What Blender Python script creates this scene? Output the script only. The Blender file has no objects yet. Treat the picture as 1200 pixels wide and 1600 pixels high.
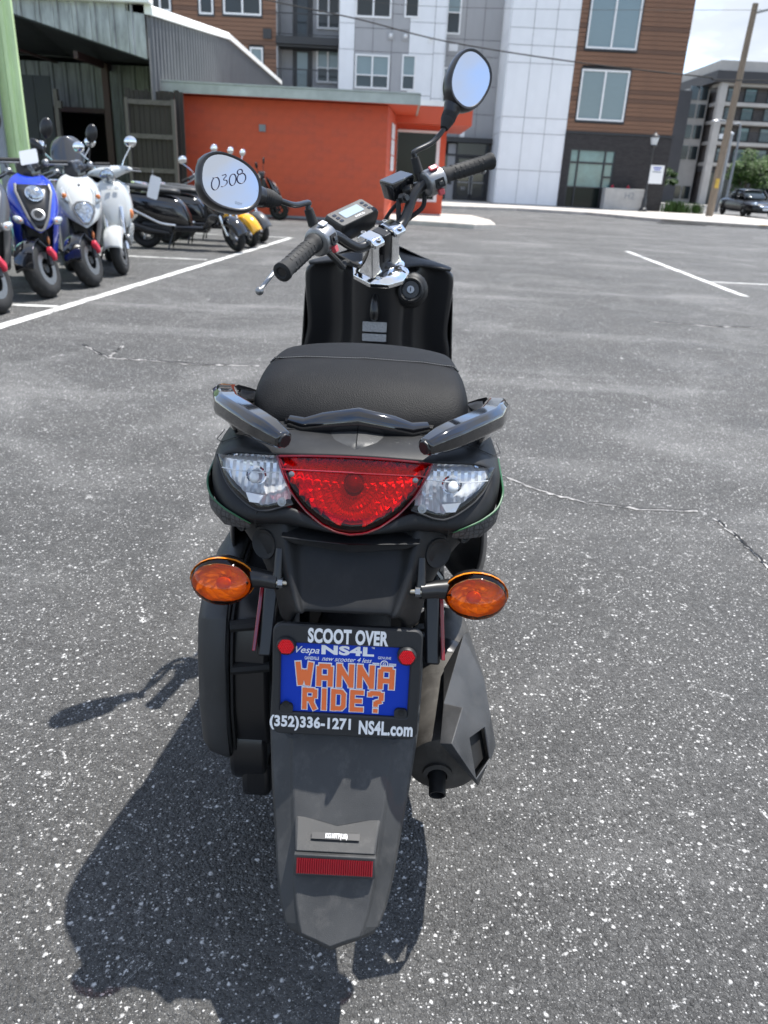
import bpy, bmesh, math, random
from mathutils import Vector, Matrix, Euler
from mathutils.bvhtree import BVHTree
random.seed(7)
S = bpy.context.scene
COL = S.collection
R = math.radians

# ------------------------------------------------------------------ camera
CAM_H = 1.08
cam_d = bpy.data.cameras.new('camera')
cam = bpy.data.objects.new('camera', cam_d); COL.objects.link(cam)
cam_d.sensor_fit = 'VERTICAL'; cam_d.sensor_height = 34.6; cam_d.sensor_width = 25.95
cam_d.lens = 1200 / 1600 * 34.6
cam_d.clip_start = 0.02; cam_d.clip_end = 3000
PITCH, ROLL = R(23.5), R(2.9)
fw = Vector((0, math.cos(PITCH), -math.sin(PITCH)))
up0 = Vector((0, math.sin(PITCH), math.cos(PITCH))); rt0 = Vector((1, 0, 0))
rt = rt0 * math.cos(ROLL) + up0 * math.sin(ROLL)
up = up0 * math.cos(ROLL) - rt0 * math.sin(ROLL)
cam.matrix_world = Matrix((( rt.x, up.x, -fw.x, 0), (rt.y, up.y, -fw.y, 0), (rt.z, up.z, -fw.z, CAM_H), (0, 0, 0, 1)))
cam_d.dof.use_dof = True; cam_d.dof.focus_distance = 1.12; cam_d.dof.aperture_fstop = 7.5
S.camera = cam

# ------------------------------------------------------------------ light
SUN_DIR = Vector((0.29, 0.20, 1.0)).normalized()        # towards the sun
sun_d = bpy.data.lights.new('sun', 'SUN'); sun_d.energy = 3.1; sun_d.angle = R(0.5); sun_d.color = (1, 0.965, 0.91)
sun = bpy.data.objects.new('sun', sun_d); COL.objects.link(sun)
sun.location = (5, 3, 20); sun.rotation_euler = SUN_DIR.to_track_quat('Z', 'Y').to_euler()
W = bpy.data.worlds.new('World'); S.world = W; W.use_nodes = True
wn = W.node_tree.nodes; wl = W.node_tree.links; wn.clear()
wo = wn.new('ShaderNodeOutputWorld'); bg = wn.new('ShaderNodeBackground'); bg.inputs['Strength'].default_value = 0.15
sky = wn.new('ShaderNodeTexSky'); sky.sky_type = 'NISHITA'; sky.sun_disc = False
sky.sun_elevation = math.asin(SUN_DIR.z); sky.sun_rotation = math.atan2(SUN_DIR.x, SUN_DIR.y)
sky.air_density = 0.8; sky.dust_density = 0.12; sky.ozone_density = 1.2
tc = wn.new('ShaderNodeTexCoord'); sep = wn.new('ShaderNodeSeparateXYZ'); wl.new(tc.outputs['Generated'], sep.inputs[0])
def wmath(op, a, b=None):
    n = wn.new('ShaderNodeMath'); n.operation = op
    for i, v in enumerate((a, b)):
        if v is None: continue
        if isinstance(v, (int, float)): n.inputs[i].default_value = v
        else: wl.new(v, n.inputs[i])
    return n.outputs[0]
den = wmath('ADD', wmath('MAXIMUM', sep.outputs['Z'], 0.0), 0.16)
cmb = wn.new('ShaderNodeCombineXYZ')
wl.new(wmath('DIVIDE', sep.outputs['X'], den), cmb.inputs[0]); wl.new(wmath('DIVIDE', sep.outputs['Y'], den), cmb.inputs[1])
nz = wn.new('ShaderNodeTexNoise'); nz.inputs['Scale'].default_value = 1.15; nz.inputs['Detail'].default_value = 9; nz.inputs['Roughness'].default_value = 0.56
nz.inputs['Distortion'].default_value = 0.25
wl.new(cmb.outputs[0], nz.inputs['Vector'])
cr = wn.new('ShaderNodeValToRGB'); cr.color_ramp.elements[0].position = 0.40; cr.color_ramp.elements[1].position = 0.56
cr.color_ramp.elements[0].color = (0, 0, 0, 1); cr.color_ramp.elements[1].color = (1, 1, 1, 1)
wl.new(nz.outputs[0], cr.inputs[0])
cc = wn.new('ShaderNodeValToRGB'); e = cc.color_ramp.elements                # cloud tone: white edges, greyer thick middles
e[0].position = 0.44; e[0].color = (1, 1, 1, 1); e[1].position = 0.74; e[1].color = (0.70, 0.73, 0.78, 1)
wl.new(nz.outputs[0], cc.inputs[0])
cm = wn.new('ShaderNodeMix'); cm.data_type = 'RGBA'; cm.blend_type = 'MULTIPLY'; cm.inputs[0].default_value = 1.0
cm.inputs[6].default_value = (2.36, 2.42, 2.52, 1); wl.new(cc.outputs[0], cm.inputs[7])
mx = wn.new('ShaderNodeMix'); mx.data_type = 'RGBA'
wl.new(wmath('MULTIPLY', cr.outputs[0], 0.93), mx.inputs[0]); wl.new(sky.outputs[0], mx.inputs[6]); wl.new(cm.outputs[2], mx.inputs[7])
wl.new(mx.outputs[2], bg.inputs[0]); wl.new(bg.outputs[0], wo.inputs[0])
S.view_settings.view_transform = 'Standard'; S.view_settings.look = 'None'; S.view_settings.gamma = 1.0
S.view_settings.use_curve_mapping = False
S.view_settings.exposure = 1.46
S.cycles.max_bounces = 8; S.cycles.transparent_max_bounces = 12

# ------------------------------------------------------------------ materials
MATS = {}
def pmat(name, col, rough=0.5, metal=0.0, bump=None, var=None, coat=0.0, spec=0.5, streak=None, dust=0.0):
    """col linear RGB; bump=(scale, strength); var=(scale, amount) noise in the colour; streak=(scale, amount) vertical streaks"""
    m = bpy.data.materials.new(name); m.use_nodes = True; MATS[name] = m
    nt = m.node_tree; b = nt.nodes['Principled BSDF']
    b.inputs['Base Color'].default_value = (*col, 1); b.inputs['Roughness'].default_value = rough; b.inputs['Metallic'].default_value = metal
    b.inputs['Coat Weight'].default_value = coat; b.inputs['Coat Roughness'].default_value = 0.04; b.inputs['Specular IOR Level'].default_value = spec
    if var or bump or streak or dust:
        t = nt.nodes.new('ShaderNodeTexCoord')
    if var or streak:
        n = nt.nodes.new('ShaderNodeTexNoise'); n.inputs['Scale'].default_value = (var or streak)[0]; n.inputs['Detail'].default_value = 6
        n.inputs['Roughness'].default_value = 0.62
        if streak:
            mp = nt.nodes.new('ShaderNodeMapping'); mp.inputs['Scale'].default_value = streak[2]
            nt.links.new(t.outputs['Object'], mp.inputs[0]); nt.links.new(mp.outputs[0], n.inputs['Vector'])
        else: nt.links.new(t.outputs['Object'], n.inputs['Vector'])
        a = (var or streak)[1]
        mr = nt.nodes.new('ShaderNodeMapRange'); mr.inputs[1].default_value = 0.3; mr.inputs[2].default_value = 0.7
        mr.inputs[3].default_value = 1 - a; mr.inputs[4].default_value = 1 + a
        nt.links.new(n.outputs[0], mr.inputs[0])
        mm = nt.nodes.new('ShaderNodeMix'); mm.data_type = 'RGBA'; mm.blend_type = 'MULTIPLY'; mm.inputs[0].default_value = 1
        mm.inputs[6].default_value = (*col, 1); nt.links.new(mr.outputs[0], mm.inputs[7]); nt.links.new(mm.outputs[2], b.inputs['Base Color'])
        mr2 = nt.nodes.new('ShaderNodeMapRange'); mr2.inputs[1].default_value = 0.3; mr2.inputs[2].default_value = 0.7
        mr2.inputs[3].default_value = max(0.02, rough * (1 - a * 0.5)); mr2.inputs[4].default_value = min(1, rough * (1 + a * 0.5))
        nt.links.new(n.outputs[0], mr2.inputs[0]); nt.links.new(mr2.outputs[0], b.inputs['Roughness'])
    if dust:                                                            # pale dust and scuffs in irregular patches
        t2 = nt.nodes.new('ShaderNodeTexCoord'); n3 = nt.nodes.new('ShaderNodeTexNoise'); n3.inputs['Scale'].default_value = 26; n3.inputs['Detail'].default_value = 9; n3.inputs['Roughness'].default_value = .72
        mp3 = nt.nodes.new('ShaderNodeMapping'); mp3.inputs['Scale'].default_value = (1, 1, .45); nt.links.new(t2.outputs['Object'], mp3.inputs[0]); nt.links.new(mp3.outputs[0], n3.inputs['Vector'])
        m3 = nt.nodes.new('ShaderNodeMapRange'); m3.inputs[1].default_value = .52; m3.inputs[2].default_value = .78; m3.inputs[3].default_value = 0; m3.inputs[4].default_value = dust
        nt.links.new(n3.outputs[0], m3.inputs[0]); x3 = nt.nodes.new('ShaderNodeMix'); x3.data_type = 'RGBA'; nt.links.new(m3.outputs[0], x3.inputs[0])
        if b.inputs['Base Color'].links: nt.links.new(b.inputs['Base Color'].links[0].from_socket, x3.inputs[6])
        else: x3.inputs[6].default_value = (*col, 1)
        x3.inputs[7].default_value = (.16, .15, .14, 1); nt.links.new(x3.outputs[2], b.inputs['Base Color'])
    if bump:
        n2 = nt.nodes.new('ShaderNodeTexNoise'); n2.inputs['Scale'].default_value = bump[0]; n2.inputs['Detail'].default_value = 3
        nt.links.new(t.outputs['Object'], n2.inputs['Vector'])
        bp = nt.nodes.new('ShaderNodeBump'); bp.inputs['Strength'].default_value = bump[1]; bp.inputs['Distance'].default_value = 0.002
        nt.links.new(n2.outputs[0], bp.inputs['Height']); nt.links.new(bp.outputs[0], b.inputs['Normal'])
    return m
def clear_plastic(name, tint, rough=0.03, refl=1.0):
    """thin tinted clear plastic or pane: light goes straight through, tinted, with a glossy surface"""
    m = bpy.data.materials.new(name); m.use_nodes = True; MATS[name] = m
    nt = m.node_tree; nt.nodes.clear(); o = nt.nodes.new('ShaderNodeOutputMaterial')
    tr = nt.nodes.new('ShaderNodeBsdfTransparent'); tr.inputs[0].default_value = (*tint, 1)
    gl = nt.nodes.new('ShaderNodeBsdfGlossy'); gl.inputs['Roughness'].default_value = rough
    fr = nt.nodes.new('ShaderNodeFresnel'); fr.inputs[0].default_value = 1.5
    mu = nt.nodes.new('ShaderNodeMath'); mu.operation = 'MULTIPLY'; mu.inputs[1].default_value = refl
    mi = nt.nodes.new('ShaderNodeMixShader')
    nt.links.new(fr.outputs[0], mu.inputs[0]); nt.links.new(mu.outputs[0], mi.inputs[0]); nt.links.new(tr.outputs[0], mi.inputs[1]); nt.links.new(gl.outputs[0], mi.inputs[2])
    nt.links.new(mi.outputs[0], o.inputs[0])
    return m
M = MATS
pmat('matte_black', (0.012, 0.0125, 0.0135), 0.5, bump=(900, 0.1), var=(9, 0.3), dust=.07, spec=.28)
pmat('fender_grey', (0.030, 0.031, 0.032), 0.62, bump=(1400, 0.3), var=(11, 0.38), dust=.30)
pmat('frame_black', (0.014, 0.015, 0.017), 0.5, bump=(900, 0.1))
pmat('shade_black', (0.006, 0.006, 0.006), 0.7)
pmat('gloss_black', (0.006, 0.006, 0.007), 0.08, coat=1.0)
pmat('satin_black', (0.012, 0.012, 0.013), 0.3)
pmat('dark_grey_plastic', (0.024, 0.025, 0.026), 0.5, bump=(1000, 0.12), var=(12, 0.3), dust=.2)
pmat('muffler_steel', (0.050, 0.047, 0.043), 0.58, metal=0.25, var=(16, 0.4), bump=(600, .15), dust=.4)
pmat('shield_grey', (0.045, 0.046, 0.048), 0.5, metal=0.25, bump=(1500, 0.3), var=(15, 0.3), dust=.25)
pmat('rubber', (0.012, 0.012, 0.012), 0.75, bump=(300, 0.2), var=(20, 0.3))
pmat('chrome', (0.82, 0.83, 0.84), 0.07, metal=1.0)
pmat('brushed_silver', (0.27, 0.275, 0.28), 0.38, metal=0.85, var=(60, 0.12))
pmat('alloy', (0.55, 0.56, 0.58), 0.35, metal=0.8)
pmat('zinc', (0.55, 0.50, 0.40), 0.35, metal=0.9)
pmat('mirror_glass', (0.60, 0.63, 0.67), 0.01, metal=1.0)
pmat('red_plastic', (0.45, 0.05, 0.06), 0.35)
pmat('white_print', (0.78, 0.78, 0.78), 0.5)
pmat('orange_print', (0.82, 0.165, 0.04), 0.5)
pmat('blue_plate', (0.007, 0.042, 0.40), 0.45, spec=0.2)
pmat('ink', (0.012, 0.012, 0.05), 0.5)
pmat('faint_ink', (0.20, 0.24, 0.30), 0.4)
pmat('lcd', (0.30, 0.37, 0.42), 0.12)
pmat('grey_label', (0.34, 0.34, 0.34), 0.4, var=(300, 0.3))
pmat('label_dark', (0.025, 0.025, 0.026), 0.4)
pmat('thread', (0.25, 0.25, 0.25), 0.7)
pmat('rim_red', (0.13, 0.003, 0.008), .2, coat=.4)
pmat('green_line', (0.012, 0.085, 0.028), 0.35)
clear_plastic('red_lens', (0.95, 0.04, 0.06), refl=0.8)
clear_plastic('clear_lens', (0.92, 0.93, 0.93), refl=1.3)
clear_plastic('amber_lens', (1.0, 0.47, 0.045), refl=0.9)
pmat('red_reflector', (0.80, 0.016, 0.022), 0.2, metal=0.25)
pmat('red_prism', (0.24, 0.004, 0.012), 0.18, coat=0.6, spec=0.6)
pmat('chrome_facet', (0.86, 0.87, 0.88), 0.16, metal=0.6)
pmat('amber_facet', (0.95, 0.62, 0.25), 0.18, metal=0.35)
pmat('bulb_amber', (0.75, 0.24, 0.02), 0.15, coat=0.5)
pmat('bulb_glass', (0.55, 0.57, 0.58), 0.08, coat=1.0)

def seat_mat():
    m = pmat('seat_vinyl', (0.0062, 0.0066, 0.0075), 0.6, spec=0.16, dust=.05, var=(7, 0.15)); nt = m.node_tree; b = nt.nodes['Principled BSDF']
    t = nt.nodes.new('ShaderNodeTexCoord'); v = nt.nodes.new('ShaderNodeTexVoronoi'); v.inputs['Scale'].default_value = 620
    nt.links.new(t.outputs['Object'], v.inputs['Vector'])
    bp = nt.nodes.new('ShaderNodeBump'); bp.inputs['Strength'].default_value = 0.35; bp.inputs['Distance'].default_value = 0.0008
    nt.links.new(v.outputs['Distance'], bp.inputs['Height']); nt.links.new(bp.outputs[0], b.inputs['Normal'])
seat_mat()
def hex_decal():
    m = pmat('mesh_decal', (0.02, 0.021, 0.022), 0.45); nt = m.node_tree; b = nt.nodes['Principled BSDF']
    t = nt.nodes.new('ShaderNodeTexCoord'); v = nt.nodes.new('ShaderNodeTexVoronoi'); v.feature = 'DISTANCE_TO_EDGE'
    v.inputs['Scale'].default_value = 150; v.inputs['Randomness'].default_value = 0.15
    nt.links.new(t.outputs['Object'], v.inputs['Vector'])
    r = nt.nodes.new('ShaderNodeValToRGB'); r.color_ramp.elements[0].position = 0.06; r.color_ramp.elements[1].position = 0.1
    r.color_ramp.elements[0].color = (0.012, 0.012, 0.013, 1); r.color_ramp.elements[1].color = (0.055, 0.056, 0.058, 1)
    nt.links.new(v.outputs['Distance'], r.inputs[0]); nt.links.new(r.outputs[0], b.inputs['Base Color'])
hex_decal()

# ------------------------------------------------------------------ mesh builder
class MB:
    def __init__(s): s.v = []; s.f = []
    def add(s, vs, fs):
        o = len(s.v); s.v += [tuple(p) for p in vs]; s.f += [tuple(i + o for i in f) for f in fs]; return s
    def box(s, c, d, m=None):
        x, y, z = d[0] / 2, d[1] / 2, d[2] / 2
        vs = [Vector((i * x, j * y, k * z)) for k in (-1, 1) for j in (-1, 1) for i in (-1, 1)]
        if m is not None: vs = [m @ p for p in vs]
        vs = [p + Vector(c) for p in vs]
        return s.add(vs, [(0, 2, 3, 1), (4, 5, 7, 6), (0, 1, 5, 4), (2, 6, 7, 3), (0, 4, 6, 2), (1, 3, 7, 5)])
    def bx(s, x0, x1, y0, y1, z0, z1):
        return s.box(((x0 + x1) / 2, (y0 + y1) / 2, (z0 + z1) / 2), (abs(x1 - x0), abs(y1 - y0), abs(z1 - z0)))
    def grid(s, rows, cu=False, cv=False):
        n = len(rows[0]); m = len(rows); o = len(s.v)
        for r in rows: s.v += [tuple(p) for p in r]
        for i in range(m if cv else m - 1):
            for j in range(n if cu else n - 1):
                a = o + i * n + j; b = o + i * n + (j + 1) % n; c = o + ((i + 1) % m) * n + (j + 1) % n; d = o + ((i + 1) % m) * n + j
                s.f.append((a, b, c, d))
        return s
    def loft(s, rings, cap0=True, cap1=True):
        o = len(s.v); n = len(rings[0]); s.grid(rings, cu=True)
        if cap0: s.f.append(tuple(o + i for i in range(n))[::-1])
        if cap1: s.f.append(tuple(o + (len(rings) - 1) * n + i for i in range(n)))
        return s
    def tube(s, pts, r, n=10, caps=True, flat=(1, 1), smooth=0):
        P = [Vector(p) for p in pts]
        if smooth:
            rr = list(r) if isinstance(r, (list, tuple)) else [r] * len(P)
            Q = []; RR = []
            for i in range(len(P) - 1):
                p0, p1, p2, p3 = P[max(i - 1, 0)], P[i], P[i + 1], P[min(i + 2, len(P) - 1)]
                for k in range(smooth):
                    t = k / smooth
                    Q.append(0.5 * ((2 * p1) + (p2 - p0) * t + (2 * p0 - 5 * p1 + 4 * p2 - p3) * t * t + (3 * p1 - p0 - 3 * p2 + p3) * t ** 3))
                    RR.append(rr[i] * (1 - t) + rr[i + 1] * t)
            Q.append(P[-1]); RR.append(rr[-1]); P = Q; r = RR
        rr = list(r) if isinstance(r, (list, tuple)) else [r] * len(P)
        prev = None; rings = []
        for i, p in enumerate(P):
            t = (P[min(i + 1, len(P) - 1)] - P[max(i - 1, 0)]).normalized()
            if prev is None:
                a = Vector((0, 0, 1)) if abs(t.z) < 0.9 else Vector((0, 1, 0)); u = t.cross(a).normalized()
            else: u = (prev - t * prev.dot(t)).normalized()
            prev = u; w = t.cross(u)
            rings.append([p + (u * math.cos(2 * math.pi * k / n) * flat[0] + w * math.sin(2 * math.pi * k / n) * flat[1]) * rr[i] for k in range(n)])
        return s.loft(rings, caps, caps)
    def lathe(s, prof, c=(0, 0, 0), d=(0, 0, 1), n=20, closed=False):
        """prof: (radius, distance along d)"""
        d = Vector(d).normalized(); a = Vector((0, 0, 1)) if abs(d.z) < 0.9 else Vector((0, 1, 0)); u = d.cross(a).normalized(); w = d.cross(u); c = Vector(c)
        rings = [[c + d * h + (u * math.cos(2 * math.pi * k / n) + w * math.sin(2 * math.pi * k / n)) * max(r, 1e-5) for k in range(n)] for r, h in prof]
        if closed: return s.grid(rings, cu=True, cv=True)
        return s.loft(rings, prof[0][0] > 1e-4, prof[-1][0] > 1e-4)
    def ball(s, c, rad, n=16, m=10, rot=None, lo=-1, hi=1):
        rings = []
        for i in range(m + 1):
            t = lo + (hi - lo) * i / m; a = math.asin(max(-1, min(1, t))) if False else t * math.pi / 2
            ring = []
            for k in range(n):
                p = Vector((math.cos(a) * math.cos(2 * math.pi * k / n) * rad[0], math.cos(a) * math.sin(2 * math.pi * k / n) * rad[1], math.sin(a) * rad[2]))
                if rot is not None: p = rot @ p
                ring.append(p + Vector(c))
            rings.append(ring)
        return s.loft(rings, lo > -1, hi < 1)
    def prism(s, poly, mtx, h):
        """poly: 2D outline in the local XY plane of mtx, raised by h along local Z"""
        a = [mtx @ Vector((x, y, 0)) for x, y in poly]; b = [mtx @ Vector((x, y, h)) for x, y in poly]
        return s.loft([a, b])
    def text(s, body, size, mtx, sx=1.0, off=0.0, shear=0.0, h=0.0004, align='CENTER', space=1.0):
        cu = bpy.data.curves.new('t', 'FONT'); cu.body = body; cu.size = 1.0; cu.align_x = align; cu.align_y = 'CENTER'
        cu.offset = off; cu.shear = shear; cu.extrude = 0.0; cu.resolution_u = 4; cu.space_character = space
        o = bpy.data.objects.new('t', cu); me = o.to_mesh()
        vs = [mtx @ Vector((v.co.x * sx * size, v.co.y * size, v.co.z + h)) for v in me.vertices]; fs = [tuple(p.vertices) for p in me.polygons]
        o.to_mesh_clear(); bpy.data.objects.remove(o); bpy.data.curves.remove(cu)
        return s.add(vs, fs)
    def build(s, name, mat, parent=None, off=(0, 0, 0), bevel=0, seg=2, sub=0, solid=0, smooth=True, ang=40, label=None, creases=None):
        me = bpy.data.meshes.new(name); ox, oy, oz = off
        me.from_pydata([(x - ox, y - oy, z - oz) for x, y, z in s.v], [], s.f); me.validate()
        bm = bmesh.new(); bm.from_mesh(me); bmesh.ops.recalc_face_normals(bm, faces=bm.faces); bm.to_mesh(me); bm.free()
        me.materials.append(MATS[mat] if isinstance(mat, str) else mat)
        if smooth:
            me.shade_smooth()
            if not sub: me.set_sharp_from_angle(angle=R(ang))
        o = bpy.data.objects.new(name, me); COL.objects.link(o)
        if parent is not None: o.parent = parent
        if label: o['label'] = label
        if sub:
            md = o.modifiers.new('sub', 'SUBSURF'); md.levels = sub; md.render_levels = sub
        if solid:
            md = o.modifiers.new('solid', 'SOLIDIFY'); md.thickness = abs(solid); md.offset = 1 if solid < 0 else -1
        if bevel:
            md = o.modifiers.new('bevel', 'BEVEL'); md.width = bevel; md.segments = seg; md.limit_method = 'ANGLE'; md.angle_limit = R(35); md.harden_normals = False
        return o
def thing(name, label, cat, loc=(0, 0, 0), rz=0, group=None):
    o = bpy.data.objects.new(name, None); COL.objects.link(o); o.empty_display_size = 0.1
    o.location = loc; o.rotation_euler = (0, 0, rz); tag(o, label, cat, group); return o
def tag(o, label=None, cat=None, group=None, kind=None):
    if label: o['label'] = label
    if cat: o['category'] = cat
    if group: o['group'] = group
    if kind: o['kind'] = kind
    return o
def piece(name, mesh, parent, loc, scale=(1, 1, 1), rz=0):
    o = bpy.data.objects.new(name, mesh); COL.objects.link(o); o.parent = parent; o.location = loc; o.scale = scale
    if rz: o.rotation_euler = (0, 0, rz)
    return o
def unit_mesh(name, mat, bevel=0.0):
    m = MB().box((0, 0, 0), (1, 1, 1)); me = bpy.data.meshes.new(name); me.from_pydata(m.v, [], m.f); me.materials.append(MATS[mat]); return me
def lerp(a, b, t): return a + (b - a) * t
def interp(x, xs, ys):
    if x <= xs[0]: return ys[0]
    for i in range(1, len(xs)):
        if x <= xs[i]: return lerp(ys[i - 1], ys[i], (x - xs[i - 1]) / (xs[i] - xs[i - 1]))
    return ys[-1]

# ================================================================== ground and roads
def asphalt(name, light=1.0, speck=1.0):
    m = bpy.data.materials.new(name); m.use_nodes = True; MATS[name] = m
    nt = m.node_tree; L = nt.links; b = nt.nodes['Principled BSDF']; b.inputs['Roughness'].default_value = 0.78; b.inputs['Specular IOR Level'].default_value = 0.35
    t = nt.nodes.new('ShaderNodeTexCoord'); P = t.outputs['Object']
    def noise(sc, det=4, rough=.55, dist=0):
        n = nt.nodes.new('ShaderNodeTexNoise'); n.inputs['Scale'].default_value = sc; n.inputs['Detail'].default_value = det; n.inputs['Roughness'].default_value = rough; n.inputs['Distortion'].default_value = dist
        L.new(P, n.inputs['Vector']); return n.outputs[0]
    def rng(v, a, b_, c, d):
        n = nt.nodes.new('ShaderNodeMapRange'); n.inputs[1].default_value = a; n.inputs[2].default_value = b_; n.inputs[3].default_value = c; n.inputs[4].default_value = d
        L.new(v, n.inputs[0]); return n.outputs[0]
    def ma(op, a, c):
        n = nt.nodes.new('ShaderNodeMath'); n.operation = op
        for i, v in enumerate((a, c)):
            if isinstance(v, (int, float)): n.inputs[i].default_value = v
            else: L.new(v, n.inputs[i])
        return n.outputs[0]
    def voro(sc, feat='F1', rnd=1.0):
        v = nt.nodes.new('ShaderNodeTexVoronoi'); v.feature = feat; v.inputs['Scale'].default_value = sc; v.inputs['Randomness'].default_value = rnd
        # warp the lookup a little so that the stones are not round
        w = nt.nodes.new('ShaderNodeTexNoise'); w.inputs['Scale'].default_value = sc * 1.3; w.inputs['Detail'].default_value = 1
        L.new(P, w.inputs['Vector']); mxv = nt.nodes.new('ShaderNodeVectorMath'); mxv.operation = 'MULTIPLY_ADD'
        L.new(w.outputs['Color'], mxv.inputs[0]); mxv.inputs[1].default_value = (.7 / sc,) * 3; L.new(P, mxv.inputs[2]); L.new(mxv.outputs[0], v.inputs['Vector'])
        return v
    v1 = voro(190); v2 = voro(95); v3 = voro(330)
    def chan(v, i):
        s_ = nt.nodes.new('ShaderNodeSeparateColor'); L.new(v.outputs['Color'], s_.inputs[0]); return s_.outputs[i]
    big = noise(.35, 5); mid = noise(2.2, 6, .6); pat = noise(7.5, 7, .68, .4); fin = noise(520, 2)
    base = ma('MULTIPLY', rng(big, .3, .7, .80, 1.22), rng(mid, .3, .7, .86, 1.14))
    base = ma('MULTIPLY', base, rng(fin, .25, .75, .62, 1.42))
    base = ma('MULTIPLY', base, rng(chan(v1, 0), 0, 1, .66, 1.38))
    strk = nt.nodes.new('ShaderNodeTexNoise'); strk.inputs['Scale'].default_value = 1.0; strk.inputs['Detail'].default_value = 6; strk.inputs['Roughness'].default_value = .65
    mps = nt.nodes.new('ShaderNodeMapping'); mps.inputs['Scale'].default_value = (.28, 1.5, 1); mps.inputs['Rotation'].default_value = (0, 0, .12); L.new(P, mps.inputs[0]); L.new(mps.outputs[0], strk.inputs['Vector'])
    base = ma('MULTIPLY', base, rng(strk.outputs[0], .3, .7, .87, 1.17))
    stain = ma('MULTIPLY', rng(noise(.62, 5, .6, .6), .28, .42, .84, 1.0), 1.0)
    base = ma('MULTIPLY', base, stain)
    base = ma('MULTIPLY', base, .060 * light)
    # pale stones: a few cells of each size, only their middles
    cov = rng(pat, .35, .72, .0, .14)
    def stones(v, ch, thr, r0, r1, val):
        pick = rng(ma('ADD', chan(v, ch), cov), thr, thr + .012, 0, 1)
        shp = rng(v.outputs['Distance'], r0, r1, 1, 0)
        return ma('MULTIPLY', ma('MULTIPLY', pick, shp), val)
    st = ma('MAXIMUM', stones(v1, 1, .930, .18, .48, .42), stones(v2, 1, .976, .16, .44, .50))
    st = ma('MAXIMUM', st, stones(v3, 1, .90, .12, .5, .16))
    st = ma('MAXIMUM', st, stones(v1, 2, .80, .12, .5, .075))
    # irregular pale flecks and broken stone faces, in drifts
    drift = rng(noise(3.1, 5, .65), .34, .66, .15, 1.0)
    fl = ma('MULTIPLY', rng(noise(265, 3, .62), .635, .70, 0, 1), drift); st = ma('MAXIMUM', st, ma('MULTIPLY', fl, .42))
    f2 = ma('MULTIPLY', rng(noise(110, 5, .66, .6), .665, .70, 0, 1), rng(noise(5.2, 4, .6), .45, .65, 0, 1)); st = ma('MAXIMUM', st, ma('MULTIPLY', f2, .55))
    f3 = ma('MULTIPLY', rng(noise(46, 6, .7, .7), .605, .68, 0, 1), ma('MULTIPLY', rng(noise(420, 2), .40, .58, .1, 1), rng(noise(2.3, 5, .6), .38, .62, .12, 1))); st = ma('MAXIMUM', st, ma('MULTIPLY', f3, .50))
    # worn chalky spots and dust
    blot = ma('MULTIPLY', rng(noise(17, 6, .7, .5), .630, .69, 0, 1), rng(noise(190, 2), .44, .56, .05, 1))
    st = ma('MAXIMUM', st, ma('MULTIPLY', blot, .52 * speck))
    dust = ma('ADD', ma('MULTIPLY', rng(noise(.9, 6, .66, .8), .50, .80, 0, 1), .085), ma('MULTIPLY', rng(strk.outputs[0], .56, .74, 0, 1), .06))
    val = ma('ADD', ma('ADD', base, dust), ma('MULTIPLY', st, speck))
    c = nt.nodes.new('ShaderNodeCombineColor'); L.new(ma('MULTIPLY', val, 1.015), c.inputs[0]); L.new(ma('MULTIPLY', val, 1.005), c.inputs[1]); L.new(ma('MULTIPLY', val, .98), c.inputs[2])
    L.new(c.outputs[0], b.inputs['Base Color'])
    bp = nt.nodes.new('ShaderNodeBump'); bp.inputs['Strength'].default_value = 1.0; bp.inputs['Distance'].default_value = .0060
    hgt = ma('ADD', ma('MULTIPLY', v1.outputs['Distance'], -.7), ma('ADD', ma('MULTIPLY', v2.outputs['Distance'], -.6), ma('MULTIPLY', fin, .25)))
    L.new(hgt, bp.inputs['Height']); L.new(bp.outputs[0], b.inputs['Normal'])
    L.new(rng(mid, .3, .7, .66, .9), b.inputs['Roughness'])
    return m
asphalt('asphalt'); asphalt('road_asphalt', 2.0, .3)
def worn_paint(name, col):
    m = pmat(name, col, .75, bump=(260, .5)); nt = m.node_tree; b = nt.nodes['Principled BSDF']; t = nt.nodes.new('ShaderNodeTexCoord')
    n1 = nt.nodes.new('ShaderNodeTexNoise'); n1.inputs['Scale'].default_value = 95; n1.inputs['Detail'].default_value = 5; n1.inputs['Roughness'].default_value = .7
    n2 = nt.nodes.new('ShaderNodeTexNoise'); n2.inputs['Scale'].default_value = 4; n2.inputs['Detail'].default_value = 6
    ad = nt.nodes.new('ShaderNodeMath'); ad.operation = 'MULTIPLY_ADD'; ad.inputs[1].default_value = .75
    for n_ in (n1, n2): nt.links.new(t.outputs['Object'], n_.inputs['Vector'])
    nt.links.new(n2.outputs[0], ad.inputs[0]); nt.links.new(n1.outputs[0], ad.inputs[2])
    r_ = nt.nodes.new('ShaderNodeValToRGB'); e = r_.color_ramp.elements; e[0].position = .74; e[0].color = (.05, .05, .05, 1); e[1].position = .84; e[1].color = (*col, 1)
    nt.links.new(ad.outputs[0], r_.inputs[0]); nt.links.new(r_.outputs[0], b.inputs['Base Color'])
worn_paint('paint_white', (0.56, 0.56, 0.54))
pmat('paint_yellow', (0.55, 0.36, 0.06), .7, var=(8, .3))
pmat('concrete', (0.44, 0.41, 0.37), .85, var=(3, .18), bump=(60, .4))
pmat('concrete_pale', (0.40, 0.40, 0.38), .85, var=(2.5, .2), bump=(50, .3))
pmat('crack', (0.008, 0.008, 0.008), .95)
pmat('crack_lime', (0.36, 0.35, 0.34), .9, var=(60, .6))
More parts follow.
